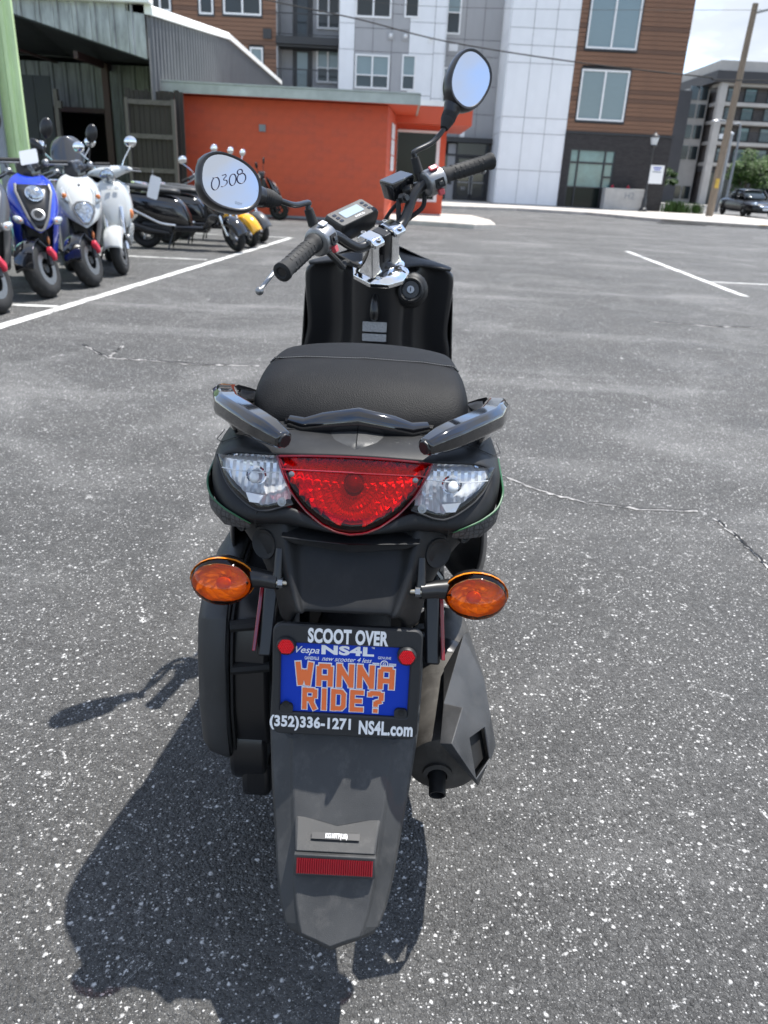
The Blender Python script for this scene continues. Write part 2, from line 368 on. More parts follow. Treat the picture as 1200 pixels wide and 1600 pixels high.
tag(MB().add([(-400, -300, 0), (400, -300, 0), (400, 600, 0), (-400, 600, 0)], [(0, 1, 2, 3)]).build('ground', 'asphalt', smooth=False), kind='structure')
def strip(pts, w, z, name, mat, kind='structure', jit=0.0):
    """a flat ribbon along pts on the ground"""
    a = []; b = []
    for i, p in enumerate(pts):
        p = Vector((p[0], p[1], 0)); q0 = Vector((*pts[max(i - 1, 0)][:2], 0)); q1 = Vector((*pts[min(i + 1, len(pts) - 1)][:2], 0))
        t = (q1 - q0).normalized(); n = Vector((-t.y, t.x, 0)); ww = w * (1 + random.uniform(-jit, jit))
        a.append(p + n * ww / 2 + Vector((0, 0, z))); b.append(p - n * ww / 2 + Vector((0, 0, z)))
    return tag(MB().grid([a, b]).build(name, mat, smooth=False), kind=kind)
def worn_line(a, b, w, name='painted_line'):
    n = max(2, int((Vector(b) - Vector(a)).length / .25)); pts = [tuple(lerp(Vector(a), Vector(b), i / n) + Vector((random.uniform(-.004, .004), 0))) for i in range(n + 1)]
    return strip(pts, w, .004, name, 'paint_white', jit=.10)
worn_line((-2.95, 3.0), (-1.93, 14.75), .10)
worn_line((-6.3, 10.2), (-2.45, 10.35), .09); worn_line((-6.3, 14.3), (-1.85, 14.75), .09); worn_line((-6.3, 6.1), (-2.72, 6.3), .09)
worn_line((4.40, 15.6), (4.09, 9.3), .10); worn_line((4.2, 10.75), (9.5, 10.95), .09); worn_line((.0, 19.8), (-2.0, 19.7), .10)
def crack(pts, w, lime=True):
    P = []
    for i in range(len(pts) - 1):
        for k in range(9):
            q = lerp(Vector(pts[i]), Vector(pts[i + 1]), k / 9); P.append((q.x + random.uniform(-.006, .006), q.y + random.uniform(-.008, .008)))
    P.append(pts[-1])
    if lime: strip([(x, y - .004) for x, y in P], w * 2.2, .003, 'crack_edge', 'crack_lime', jit=.9)
    strip(P, w, .006, 'crack', 'crack', jit=.7)
crack([(.42, 2.98), (.60, 2.76), (.76, 2.66), (.95, 2.63), (1.16, 2.64)], .0045)
crack([(1.20, 2.57), (1.22, 2.45), (1.225, 2.3), (1.235, 2.15), (1.30, 1.95)], .006)
crack([(-2.0, 4.95), (-1.72, 4.62), (-1.5, 4.6), (-1.15, 4.55), (-.8, 4.6)], .010, True)
crack([(-1.75, 4.98), (-1.72, 4.62)], .007, True)
crack([(2.3, 7.1), (2.8, 7.0), (3.3, 7.05)], .02, True)
# pavement round the far buildings, kerb, island by the orange building, second street
def slab(poly, z0, z1, name, mat, bev=.02):
    return tag(MB().loft([[(x, y, z0) for x, y in poly], [(x, y, z1) for x, y in poly]]).build(name, mat, smooth=False, bevel=bev), kind='structure')
slab([(1.4, 34.6), (5.2, 36.6), (8.2, 35.6), (10.0, 32.0), (13.6, 30.2), (15.6, 31.4), (16.4, 34.5), (17.0, 42), (13.6, 45), (13.6, 62), (-14, 62), (-14, 46), (1.4, 46)], -.1, .13, 'pavement', 'concrete')
slab([(-.25, 21.2), (1.9, 20.6), (2.52, 21.3), (2.62, 23.5), (2.3, 26.2), (-.3, 26.2)], -.1, .12, 'pavement', 'concrete', .03)
strip([(10.1, 31.86), (11.6, 31.0), (13.0, 30.3)], .16, .134, 'kerb_paint', 'concrete_pale'); strip([(13.2, 30.25), (14.4, 30.5), (15.6, 31.25)], .2, .136, 'kerb_paint', 'paint_yellow')
tag(MB().bx(9.6, 11.3, 30.3, 30.7, .0, .02).build('storm_drain', 'crack', smooth=False), kind='structure')
tag(MB().add([(13.8, 46, .006), (17.6, 38, .006), (60, 33, .006), (120, 70, .006), (60, 74, .006), (14, 74, .006)], [(0, 1, 2, 3, 4, 5)]).build('street', 'road_asphalt', smooth=False), kind='structure')
slab([(18, 75), (130, 68), (130, 130), (14, 130), (14, 76)], -.1, .14, 'pavement', 'concrete')

# ================================================================== materials of the buildings
pmat('wood_siding', (0.20, 0.102, 0.058), .6, streak=(3.0, .42, (1.2, 1.2, 14)))
pmat('wood_siding_dark', (0.135, 0.070, 0.042), .6, streak=(3.0, .42, (1.2, 1.2, 14)))
pmat('panel_white', (0.79, 0.80, 0.81), .55, var=(1.2, .05))
pmat('panel_grey', (0.365, 0.365, 0.37), .55, var=(1.2, .06))
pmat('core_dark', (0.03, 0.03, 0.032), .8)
pmat('frame_white', (0.80, 0.80, 0.79), .45)
pmat('trim_dark', (0.028, 0.029, 0.031), .5)
pmat('glass_dark', (0.022, 0.030, 0.033), .05, spec=.55)
pmat('glass_shop', (0.014, 0.019, 0.016), .12, spec=.22)
pmat('glass_blind', (0.19, 0.255, 0.265), .12, spec=.7, streak=(6, .1, (.3, .3, 20)))
pmat('glass_teal', (0.10, 0.20, 0.20), .08, spec=.8, var=(1.5, .25))
pmat('orange_paint', (0.60, 0.092, 0.036), .6, var=(1.1, .08), bump=(40, .35))
pmat('orange_paint_worn', (0.575, 0.092, 0.040), .6, var=(2.2, .12), bump=(40, .35))
pmat('fascia_green', (0.42, 0.45, 0.42), .5, var=(2, .2))
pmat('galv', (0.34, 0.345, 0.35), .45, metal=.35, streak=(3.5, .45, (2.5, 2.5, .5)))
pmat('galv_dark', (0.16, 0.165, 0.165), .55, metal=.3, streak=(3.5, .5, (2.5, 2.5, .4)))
pmat('corrugated_grey', (0.13, 0.132, 0.135), .5, metal=.3, streak=(3, .2, (2, 2, .4)))
pmat('roof_white', (0.80, 0.80, 0.77), .5, var=(1, .08))
pmat('old_wood', (0.036, 0.030, 0.026), .85, streak=(9, .55, (3, 3, .35)))
pmat('old_wood_pale', (0.11, 0.098, 0.088), .85, streak=(9, .5, (3, 3, .35)))
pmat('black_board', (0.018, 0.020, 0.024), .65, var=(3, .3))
pmat('red_steel', (0.05, 0.022, 0.020), .6, var=(4, .3))
pmat('mint_paint', (0.58, 0.74, 0.38), .45, streak=(3, .18, (2, 2, .4)))
pmat('pipe_grey', (0.22, 0.24, 0.26), .5, var=(2, .2))
pmat('paper', (0.72, 0.72, 0.72), .7, var=(14, .25))
pmat('beige_stucco', (0.46, 0.43, 0.39), .8, var=(1, .1))
pmat('far_dark', (0.055, 0.053, 0.055), .7, var=(.6, .2))
pmat('far_wall', (0.17, 0.15, 0.14), .7, var=(1, .2))
pmat('blue_grey', (0.13, 0.17, 0.22), .6, var=(.5, .2))
pmat('planter_concrete', (0.40, 0.39, 0.37), .8, var=(2.5, .12), bump=(25, .3))
def brick_mat():
    m = pmat('dark_brick', (0.03, 0.028, 0.028), .75); nt = m.node_tree; b = nt.nodes['Principled BSDF']
    t = nt.nodes.new('ShaderNodeTexCoord'); mp = nt.nodes.new('ShaderNodeMapping'); mp.inputs['Rotation'].default_value = (R(90), 0, 0); br = nt.nodes.new('ShaderNodeTexBrick')
    br.inputs['Color1'].default_value = (.026, .022, .022, 1); br.inputs['Color2'].default_value = (.042, .037, .036, 1); br.inputs['Mortar'].default_value = (.016, .016, .017, 1)
    br.inputs['Scale'].default_value = 1; br.inputs['Brick Width'].default_value = .22; br.inputs['Row Height'].default_value = .075; br.inputs['Mortar Size'].default_value = .008
    nt.links.new(t.outputs['Object'], mp.inputs[0]); nt.links.new(mp.outputs[0], br.inputs['Vector']); nt.links.new(br.outputs[0], b.inputs['Base Color'])
brick_mat()

# ================================================================== the apartment building across the street
apt = thing('apartment_building', 'large apartment building with brown wood siding and white panel tower behind the orange building', 'building', (5, 43, 0))
AO = (5, 43, 0)
def ap(mb, name, mat, parent=None, **k): return mb.build(name, mat, parent or apt, off=AO, **k)
U = {}
def unit(mat):
    if mat not in U: U[mat] = unit_mesh('slab_' + mat, mat)
    return U[mat]
def apiece(name, mat, x0, x1, y0, y1, z0, z1, parent=None, o=AO):
    return piece(name, unit(mat), parent or apt, ((x0 + x1) / 2 - o[0], (y0 + y1) / 2 - o[1], (z0 + z1) / 2 - o[2]), (x1 - x0, y1 - y0, z1 - z0))
def planks(x0, x1, y, z0, z1, holes, mats, h=.192, parent=None, th=.03):
    """one board per course, cut round the openings"""
    n = int((z1 - z0) / h)
    for i in range(n):
        a, b = z0 + i * h, z0 + (i + 1) * h; segs = [(x0, x1)]
        for hx0, hx1, hz0, hz1 in holes:
            if b > hz0 + .01 and a < hz1 - .01:
                out = []
                for s0, s1 in segs:
                    if hx0 > s0: out.append((s0, min(hx0, s1)))
                    if hx1 < s1: out.append((max(hx1, s0), s1))
                segs = [q for q in out if q[1] - q[0] > .02]
        mt = mats[random.choice((0, 0, 0, 1, 1))]
        for s0, s1 in segs: apiece('plank', mt, s0, s1, y + random.uniform(-.006, .006), y + th + .05, a + .008, b - .008, parent)
def window(x0, x1, z0, z1, y, cols=(.5,), rail=None, panes=('glass_blind', 'glass_dark'), frame='frame_white', fw_=.085, trim=None, parent=None, o=AO, depth=.10):
    """frame, mullions and one pane per light; y is the wall face, panes sit back inside"""
    m = MB(); e = .0
    m.bx(x0, x1, y - .03, y + depth, z0, z0 + fw_); m.bx(x0, x1, y - .03, y + depth, z1 - fw_, z1)
    m.bx(x0, x0 + fw_, y - .028, y + depth, z0 + fw_, z1 - fw_); m.bx(x1 - fw_, x1, y - .028, y + depth, z0 + fw_, z1 - fw_)
    xs = [x0 + fw_] + [lerp(x0, x1, c) for c in cols] + [x1 - fw_]
    for c in cols: m.bx(lerp(x0, x1, c) - fw_ * .5, lerp(x0, x1, c) + fw_ * .5, y - .026, y + depth - .01, z0 + fw_, z1 - fw_)
    zr = [z0 + fw_, z1 - fw_]
    if rail is not None:
        zm = lerp(z0, z1, rail); zr = [z0 + fw_, zm, z1 - fw_]
        for i in range(len(xs) - 1): m.bx(xs[i] + (fw_ * .5 if i else 0), xs[i + 1] - (fw_ * .5 if i + 2 < len(xs) else 0), y - .022, y + depth - .02, zm - fw_ * .35, zm + fw_ * .35)
    w = m.build('window', frame, parent or apt, off=o, smooth=False)
    for i in range(len(xs) - 1):
        for j in range(len(zr) - 1):
            g = panes[0] if j == len(zr) - 2 else panes[1]
            p_ = MB().bx(xs[i] - .0, xs[i + 1], y + depth * .45, y + depth * .45 + .02, zr[j], zr[j + 1]).build('pane', g, w, off=o, smooth=False)
    if trim:
        t_ = MB(); k = .06
        t_.bx(x0 - k, x1 + k, y - .045, y + .02, z0 - k * 1.6, z0 - .003); t_.bx(x0 - k, x1 + k, y - .045, y + .02, z1 + .003, z1 + k)
        t_.bx(x0 - k, x0 - .003, y - .043, y + .02, z0, z1); t_.bx(x1 + .003, x1 + k, y - .043, y + .02, z0, z1)
        t_.build('window_trim', trim, w, off=o, smooth=False)
    return w
def panels(xs, zs, y, mat, holes=(), gap=.02, th=.04, parent=None):
    for i in range(len(xs) - 1):
        for j in range(len(zs) - 1):
            x0, x1, z0, z1 = xs[i] + gap / 2, xs[i + 1] - gap / 2, zs[j] + gap / 2, zs[j + 1] - gap / 2; hit = False
            segs = [(x0, x1, z0, z1)]
            for hx0, hx1, hz0, hz1 in holes:
                out = []
                for a0, a1, b0, b1 in segs:
                    if hx0 < a1 and hx1 > a0 and hz0 < b1 and hz1 > b0:
                        if hz0 > b0: out.append((a0, a1, b0, hz0))
                        if hz1 < b1: out.append((a0, a1, hz1, b1))
                        c0, c1 = max(b0, hz0), min(b1, hz1)
                        if hx0 > a0: out.append((a0, hx0, c0, c1))
                        if hx1 < a1: out.append((hx1, a1, c0, c1))
                    else: out.append((a0, a1, b0, b1))
                segs = out
            for a0, a1, b0, b1 in segs:
                if a1 - a0 > .03 and b1 - b0 > .03: apiece('panel', mat, a0, a1, y, y + th, b0, b1, parent)
# dark core behind all the cladding
ap(MB().bx(4.9, 13.38, 43.09, 58, 0, 11.4), 'wall', 'core_dark', smooth=False)
ap(MB().bx(1.9, 4.89, 46.6, 58, 0, 11.4), 'wall', 'core_dark', smooth=False)
ap(MB().bx(-3.44, 1.89, 44.6, 58, 0, 11.4), 'wall', 'core_dark', smooth=False)
for z0_, z1_ in ((0, 4.62), (6.95, 7.05), (9.9, 11.4)): ap(MB().bx(-6.64, -3.45, 45.12, 58, z0_, z1_), 'wall', 'core_dark', smooth=False)
ap(MB().bx(-14, -6.65, 45.12, 58, 0, 11.4), 'wall', 'core_dark', smooth=False)
ap(MB().bx(-6.64, -3.45, 46.2, 58, 4.5, 11.4), 'balcony_back_wall', 'panel_grey', smooth=False)
# white tower
txs = [4.88, 5.98, 7.06, 8.13]; tzs = [.14, 1.75, 3.45, 4.15, 6.5, 7.25, 7.96, 10.4, 11.4]
panels(txs, tzs, 43.0, 'panel_white')
for j in range(len(tzs) - 1): apiece('panel', 'panel_white', 4.84, 4.88, 43.0, 46.55, tzs[j] + .01, tzs[j + 1] - .01)
# right wing: wood over dark brick
w1 = (8.54, 10.89, 4.16, 6.38); w2 = (8.55, 11.0, 7.24, 9.46); sf = (8.46, 10.78, .10, 2.88)
planks(8.14, 13.38, 43.0, 3.66, 11.4, [w1, w2], ('wood_siding', 'wood_siding_dark'))
for j in range(40): apiece('plank', random.choice(('wood_siding', 'wood_siding_dark')), 13.385, 13.43, 43.0, 58, 3.668 + j * .192, 3.852 + j * .192) if 3.852 + j * .192 < 11.4 else None
window(*w1[:2], *w1[2:], 43.0, (.5,), None, ('glass_blind', 'glass_blind'), trim='trim_dark')
window(*w2[:2], *w2[2:], 43.0, (.5,), None, ('glass_blind', 'glass_blind'), trim='trim_dark')
m = MB(); m.bx(8.14, 8.46, 42.94, 43.08, 0, 3.55); m.bx(10.78, 13.46, 42.94, 43.08, 0, 3.55); m.bx(8.46, 10.78, 42.942, 43.08, 2.88, 3.55); m.bx(13.39, 13.46, 43.08, 58, 0, 3.55)
ap(m, 'brick_wall', 'dark_brick', smooth=False)
ap(MB().bx(8.14, 13.50, 42.90, 43.1, 3.555, 3.65), 'brick_cap', 'trim_dark', smooth=False)
sw_ = window(*sf[:2], *sf[2:], 43.0, (.2, .78), .36, ('glass_teal', 'glass_shop'), frame='trim_dark', fw_=.075, depth=.14)
ap(MB().bx(8.54, 10.70, 42.972, 43.04, 2.20, 2.29), 'transom', 'trim_dark', sw_, smooth=False)
ap(MB().bx(10.30, 10.70, 42.972, 43.04, 1.58, 1.66), 'transom', 'trim_dark', sw_, smooth=False)
# recess with the entrance
rw = (1.92, 2.68, 8.05, 10.0); rw2 = (1.95, 2.5, 4.7, 6.56)
panels([1.9, 2.95, 3.9, 4.84], [3.28, 4.42, 5.75, 7.1, 7.86, 10.3, 11.4], 46.5, 'panel_grey', [rw, rw2])
window(*rw[:2], *rw[2:], 46.5, (), .5, ('glass_blind', 'glass_dark')); window(*rw2[:2], *rw2[2:], 46.5, (), .45, ('glass_blind', 'glass_dark'))
ap(MB().bx(2.15, 2.62, 46.44, 46.5, 7.3, 7.62), 'wall_vent', 'panel_white', smooth=False)
ap(MB().bx(1.95, 4.83, 45.9, 46.6, 3.02, 3.26), 'entrance_canopy', 'trim_dark', smooth=False)
ap(MB().bx(3.05, 3.28, 45.86, 45.9, 3.27, 3.52), 'canopy_lamp', 'panel_white', smooth=False)
m = MB(); m.bx(1.95, 2.08, 46.3, 46.5, .13, 3.02); m.bx(2.92, 3.02, 46.3, 46.5, .13, 3.02); m.bx(4.70, 4.83, 46.3, 46.5, .13, 3.02); m.bx(2.08, 4.70, 46.302, 46.5, 2.35, 2.45); ap(m, 'entrance_frame', 'trim_dark', smooth=False)
ap(MB().bx(2.08, 2.50, 46.4, 46.45, .13, 2.35), 'pane', 'glass_dark', smooth=False)
ap(MB().bx(2.50, 2.92, 46.36, 46.45, .13, 2.95), 'entrance_panel', 'panel_grey', smooth=False); ap(MB().bx(2.62, 2.80, 46.34, 46.36, .9, 1.9), 'call_box', 'trim_dark', smooth=False)
for x0, x1, hx in ((3.02, 3.85, 3.79), (3.87, 4.70, 3.93)):
    d_ = ap(MB().bx(x0 + .01, x1 - .01, 46.36, 46.42, .14, 2.34), 'door', 'trim_dark', smooth=False)
    ap(MB().bx(x0 + .10, x1 - .10, 46.345, 46.359, .35, 1.0), 'pane', 'glass_dark', d_, smooth=False); ap(MB().bx(x0 + .10, x1 - .10, 46.345, 46.359, 1.12, 2.24), 'pane', 'glass_dark', d_, smooth=False)
    ap(MB().bx(x0 + .12, x1 - .12, 46.28, 46.31, 1.03, 1.08), 'push_bar', 'brushed_silver', d_, smooth=False); ap(MB().bx(hx - .02, hx + .02, 46.27, 46.30, .45, 2.0), 'door_handle', 'brushed_silver', d_, smooth=False)
ap(MB().text('99', .26, frame_ if False else Matrix(((1, 0, 0, 3.45), (0, 0, -1, 46.335), (0, 1, 0, .72), (0, 0, 0, 1))), off=.01), 'door_number', 'panel_grey', smooth=False)
ap(MB().bx(3.0, 4.7, 46.36, 46.45, 2.45, 3.0), 'pane', 'glass_dark', smooth=False)
# bay: white, grey, white
bw = [(-2.6, -.86, 5.2, 6.72), (-2.66, -.88, 8.28, 10.0), (-.24, .47, 5.2, 6.80), (-.24, .50, 8.36, 10.0)]
panels([-3.44, -2.66], [.14, 1.7, 3.4, 4.9, 6.9, 8.02, 10.1, 11.4], 44.5, 'panel_white')
panels([-2.66, -1.75, -.80, .06], [.14, 1.7, 3.4, 5.0, 6.85, 7.85, 8.5, 10.3, 11.4], 44.52, 'panel_grey', bw)
panels([.06, 1.30], [.14, 1.7, 3.4, 5.0, 6.85, 8.2, 10.3, 11.4], 44.5, 'panel_white', bw)
panels([1.30, 1.86], [.14, 1.7, 3.4, 4.9, 6.9, 8.2, 10.1, 11.4], 44.5, 'panel_white')
for j, (z0, z1) in enumerate(((.14, 3.4), (3.4, 6.9), (6.9, 10.1), (10.1, 11.4))): apiece('panel', 'panel_white', 1.862, 1.90, 44.5, 46.5, z0 + .01, z1 - .01)
window(*bw[0][:2], *bw[0][2:], 44.5, (.5,), .40, ('glass_blind', 'glass_dark')); window(*bw[1][:2], *bw[1][2:], 44.5, (.5,), None, ('glass_dark', 'glass_dark'))
window(*bw[2][:2], *bw[2][2:], 44.5, (), .42, ('glass_blind', 'glass_dark')); window(*bw[3][:2], *bw[3][2:], 44.5, (), None, ('glass_dark', 'glass_dark'))
for x, z, mt in ((-.86, 7.55, 'panel_grey'), (-.13, 7.55, 'panel_grey'), (1.13, 7.52, 'panel_white')):
    v_ = ap(MB().bx(x - .16, x + .16, 44.46, 44.5, z - .16, z + .16), 'wall_vent', mt, smooth=False); ap(MB().ball((x, 44.45, z + .02), (.09, .07, .09), 12, 8), 'vent_hood', 'frame_white', v_)
# left wing: wood with two balconies
bal = [(-6.64, -3.45, 7.05, 9.9), (-6.64, -3.45, 4.62, 6.95)]
lw = [(-10.5, -9.78, 8.15, 10.2), (-9.28, -7.38, 8.2, 10.2), (-8.0, -7.33, 5.2, 6.84), (-13.0, -11.9, 8.2, 10.2)]
planks(-14, -3.45, 45.0, 3.3, 11.4, bal + lw, ('wood_siding', 'wood_siding_dark'))
window(*lw[0][:2], *lw[0][2:], 45.0, (), None, ('glass_dark',) * 2, trim='trim_dark'); window(*lw[1][:2], *lw[1][2:], 45.0, (.5,), None, ('glass_dark',) * 2, trim='trim_dark')
window(*lw[2][:2], *lw[2][2:], 45.0, (), .5, ('glass_blind', 'glass_dark'), trim='trim_dark'); window(*lw[3][:2], *lw[3][2:], 45.0, (.5,), .4, ('glass_dark',) * 2, trim='trim_dark')
ap(MB().bx(-7.30, -6.88, 44.9, 45.0, 7.22, 7.66), 'wall_vent', 'trim_dark', smooth=False)
for x0, x1, z0, z1, up_ in ((-6.64, -3.45, 7.05, 9.9, 1), (-6.64, -3.45, 4.62, 6.95, 0)):
    ap(MB().bx(x0, x1, 44.8, 46.2, z0 - (.0 if up_ else 0), z0 + .34), 'balcony_slab', 'trim_dark', smooth=False)
    ap(MB().bx(x0, x0 + .06, 44.99, 46.2, z0 + .34, z1), 'balcony_side', 'panel_grey', smooth=False); ap(MB().bx(x1 - .06, x1, 44.99, 46.2, z0 + .34, z1), 'balcony_side', 'panel_grey', smooth=False)
    ap(MB().bx(x0, x1, 44.95, 45.02, z1, z1 + .08), 'balcony_lintel', 'trim_dark', smooth=False)
    fz = z0 + .34
    d_ = ap(MB().bx(-5.95, -4.95, 46.1, 46.2, fz, fz + 2.05), 'door', 'trim_dark', smooth=False); ap(MB().bx(-5.72, -5.18, 46.08, 46.1, fz + .12, fz + 1.9), 'pane', 'glass_blind' if not up_ else 'glass_dark', d_, smooth=False)
    window(-4.72, -3.52, fz + .55, fz + 2.2, 46.1, (.5,), .42, ('glass_blind', 'glass_dark') if not up_ else ('glass_dark',) * 2)
    rl = ap(MB().bx(x0, x1, 44.83, 44.88, fz + .95, fz + 1.0).bx(x0, x1, 44.83, 44.88, fz + .06, fz + .10), 'balcony_rail', 'trim_dark', smooth=False)
    bme = unit('trim_dark')
    for k in range(30): piece('baluster', bme, rl, (x0 + .05 + k * (x1 - x0 - .1) / 29 - 5, 44.855 - 43, fz + .53), (.014, .014, .86))
    piece('baluster', bme, rl, ((x0 + x1) / 2 - 5, 44.855 - 43, fz + .5), (.05, .05, 1.0))

# ================================================================== the orange building
org = thing('orange_building', 'low orange painted block building with a flat overhanging roof', 'building', (-3, 21.5, 0)); OO = (-3, 21.5, 0)
def op(mb, name, mat, parent=None, **k): return mb.build(name, mat, parent or org, off=OO, **k)
op(MB().loft([[(-5.79, 21.507, z), (-.43, 21.507, z), (-.19, 25.6, z), (-.19, 27, z), (-5.79, 27, z)] for z in (0, 2.72)]), 'wall', 'orange_paint', smooth=False)
bl = [unit('orange_paint'), unit('orange_paint_worn')]
nb = 0
for r_ in range(14):
    z0 = .06 + r_ * .19; x = -5.80 - (.2 if r_ % 2 else 0)
    while x < -.36:
        a, b = max(x, -5.80), min(x + .40, -.41)
        if b - a > .03:
            o_b = piece('block', bl[random.random() < .25], org, ((a + b) / 2 - OO[0], random.uniform(-.0008, .0008) + .015, z0 + .095), (b - a - .004, .024, .186)); nb += 1
        x += .40
for r_ in range(14):
    for k in range(9): piece('block', bl[random.random() < .25], org, (-.412 + .0586 * (.22 + k * .44) - OO[0], .22 + k * .44 + .005, .06 + r_ * .19 + .095), (.024, .436, .186), -.0586)
op(MB().bx(-5.81, -.34, 21.49, 21.52, 0, .055), 'plinth', 'pipe_grey', smooth=False)
rf = op(MB().bx(-6.05, .33, 21.02, 25.2, 2.74, 2.80), 'soffit', 'orange_paint', smooth=False)
m = MB(); m.bx(-6.07, .36, 20.98, 21.03, 2.73, 2.95); m.bx(.33, .38, 21.03, 25.2, 2.73, 2.95); m.bx(-6.07, .38, 20.96, 25.2, 2.955, 2.985); op(m, 'fascia', 'fascia_green', smooth=False)
op(MB().bx(-6.05, .34, 21.04, 27, 2.81, 2.95), 'roof', 'roof_white', smooth=False)
# rear part with the shop window and its own lower roof
op(MB().bx(-.35, 1.30, 25.55, 29, 0, .46).bx(-.35, 1.30, 25.55, 29, 2.42, 2.75).bx(1.12, 1.30, 25.55, 29, .46, 2.42).bx(-.35, -.22, 25.55, 29, .46, 2.42), 'shop_wall', 'orange_paint', smooth=False)
w_ = MB().bx(-.22, 1.12, 25.50, 25.6, .46, .53).bx(-.22, 1.12, 25.50, 25.6, 2.35, 2.42).bx(-.22, -.16, 25.502, 25.6, .53, 2.35).bx(1.02, 1.12, 25.502, 25.6, .53, 2.35); w_ = op(w_, 'shop_window', 'frame_white', smooth=False)
op(MB().bx(-.16, 1.02, 25.56, 25.58, .53, 2.35), 'pane', 'glass_shop', w_, smooth=False)
op(MB().bx(-.33, 1.95, 24.6, 29, 2.55, 3.0), 'canopy', 'orange_paint', smooth=False); op(MB().bx(-.33, 1.99, 24.56, 29, 3.005, 3.14), 'canopy_edge', 'roof_white', smooth=False)
op(MB().bx(-3.62, -3.46, 21.46, 21.50, 2.0, 2.16), 'wall_box', 'pipe_grey', smooth=False)
for k in range(3):
    po = tag(MB().box((-.40 + .0586 * 1.95 + .020, 23.45, 1.45 + k * .40), (.004, 1.25, .37), Matrix.Rotation(-.0586, 4, 'Z')).build('poster', 'paper', smooth=False), ('topmost', 'middle', 'lowest')[2 - k] + ' white paper notice on the orange side wall by the shop window', 'notice', 'paper notices on the orange wall')

# ================================================================== grey metal shed with open bay
shd = thing('metal_shed', 'grey corrugated metal shed with a white roof edge and dark open bay', 'building', (-8, 21, 0)); SO = (-8, 21, 0)
def sp(mb, name, mat, parent=None, **k): return mb.build(name, mat, parent or shd, off=SO, **k)
# side wall: ribbed sheet, kinked roof line
prof_y = [20.3, 29.1, 41.0]; prof_z = [4.20, 4.98, 4.86]
m = MB(); k = 0; y = 20.3; lo, hi = [], []
rib = ((0, 0), (.12, 0), (.16, .065), (.24, .065), (.28, 0))
while y < 40.9:
    for dy, dx in rib:
        zt = interp(y + dy, prof_y, prof_z); lo.append((-5.93 + dx, y + dy, 0)); hi.append((-5.93 + dx, y + dy, zt))
    y += .30
m.grid([lo, hi]); sp(m, 'side_wall', 'corrugated_grey', smooth=False, solid=.01)
m = MB()
rings = []
for y_, z_ in zip(prof_y, prof_z): rings.append([(-6.4, y_, z_ + .06), (-5.80, y_, z_ - .0), (-5.80, y_, z_ + .15), (-5.86, y_, z_ + .20), (-6.4, y_, z_ + .26)])
sp(m.loft(rings), 'roof_edge', 'roof_white', smooth=False)
m = MB(); m.loft([[(-12.5, y_, z_ + .10) , (-6.4, y_, z_ + .07), (-6.4, y_, z_ + .24), (-12.5, y_, z_ + .3)] for y_, z_ in zip([20.46] + prof_y[1:], prof_z)]); sp(m, 'roof', 'roof_white', smooth=False)
# front gable sheet above the bay, one panel after another
def zlow(x): return lerp(4.11, 3.334, (x + 9.0) / 3.0)
x = -11.4
while x < -5.97:
    x1 = min(x + .42, -5.97); m = MB()
    r_ = [(x, 0), (x + .05, 0), (x + .07, -.04), (x + .10, -.04), (x + .12, 0), (x1 - .012, 0)]
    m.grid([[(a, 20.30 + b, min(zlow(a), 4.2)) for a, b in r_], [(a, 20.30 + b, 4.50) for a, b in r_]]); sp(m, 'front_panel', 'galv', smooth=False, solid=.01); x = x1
sp(MB().bx(-11.6, -5.80, 20.08, 20.42, 4.40, 4.60), 'front_gutter', 'roof_white', bevel=.02, smooth=False)
m = MB(); m.loft([[(-11.4, 20.34, 4.19), (-9.0, 20.34, 4.07), (-5.98, 20.34, 3.30), (-5.98, 20.34, 3.36), (-9.0, 20.34, 4.13), (-11.4, 20.34, 4.25)], [(-11.4, 23.6, 3.52), (-9.0, 23.6, 3.51), (-5.98, 23.6, 3.50), (-5.98, 23.6, 3.55), (-9.0, 23.6, 3.56), (-11.4, 23.6, 3.57)]])
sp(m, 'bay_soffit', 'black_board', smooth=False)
for xb in (-10.6, -9.2, -7.8): sp(MB().bx(xb, xb + .1, 20.6, 22.9, 3.30 if xb > -8.5 else 3.42, 3.46), 'bay_joist', 'red_steel', smooth=False)
# back wall of the bay, panels and the doorway
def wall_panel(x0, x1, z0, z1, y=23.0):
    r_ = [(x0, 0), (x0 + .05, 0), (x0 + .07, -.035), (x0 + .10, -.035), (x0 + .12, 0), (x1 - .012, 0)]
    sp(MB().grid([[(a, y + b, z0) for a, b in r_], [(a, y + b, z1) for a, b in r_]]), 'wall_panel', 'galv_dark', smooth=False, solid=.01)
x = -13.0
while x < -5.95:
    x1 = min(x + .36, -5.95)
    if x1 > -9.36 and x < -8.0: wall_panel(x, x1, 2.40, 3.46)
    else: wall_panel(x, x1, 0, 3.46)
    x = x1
dr = sp(MB().bx(-9.42, -9.34, 22.9, 23.1, 0, 2.4).bx(-8.0, -7.92, 22.9, 23.1, 0, 2.4).bx(-9.42, -7.92, 22.9, 23.1, 2.3, 2.42), 'door_frame', 'red_steel', smooth=False)
sp(MB().bx(-13, -9.37, 23.02, 23.05, 0, 3.45).bx(-9.37, -7.97, 23.021, 23.05, 2.43, 3.45).bx(-7.97, -5.96, 23.02, 23.05, 0, 3.45).bx(-13, -5.96, 23.06, 27, 3.58, 3.62), 'light_stop', 'core_dark', smooth=False)  # dark backing and ceiling added to stop light leaking through the panel gaps
sp(MB().bx(-13, -5.96, 23.06, 27, 0, .02).bx(-13, -5.96, 26.9, 27, 0, 3.5).bx(-13, -12.9, 23.1, 27, 0, 3.5).bx(-6.0, -5.96, 23.1, 27, 0, 3.5), 'inner_room', 'core_dark', smooth=False)
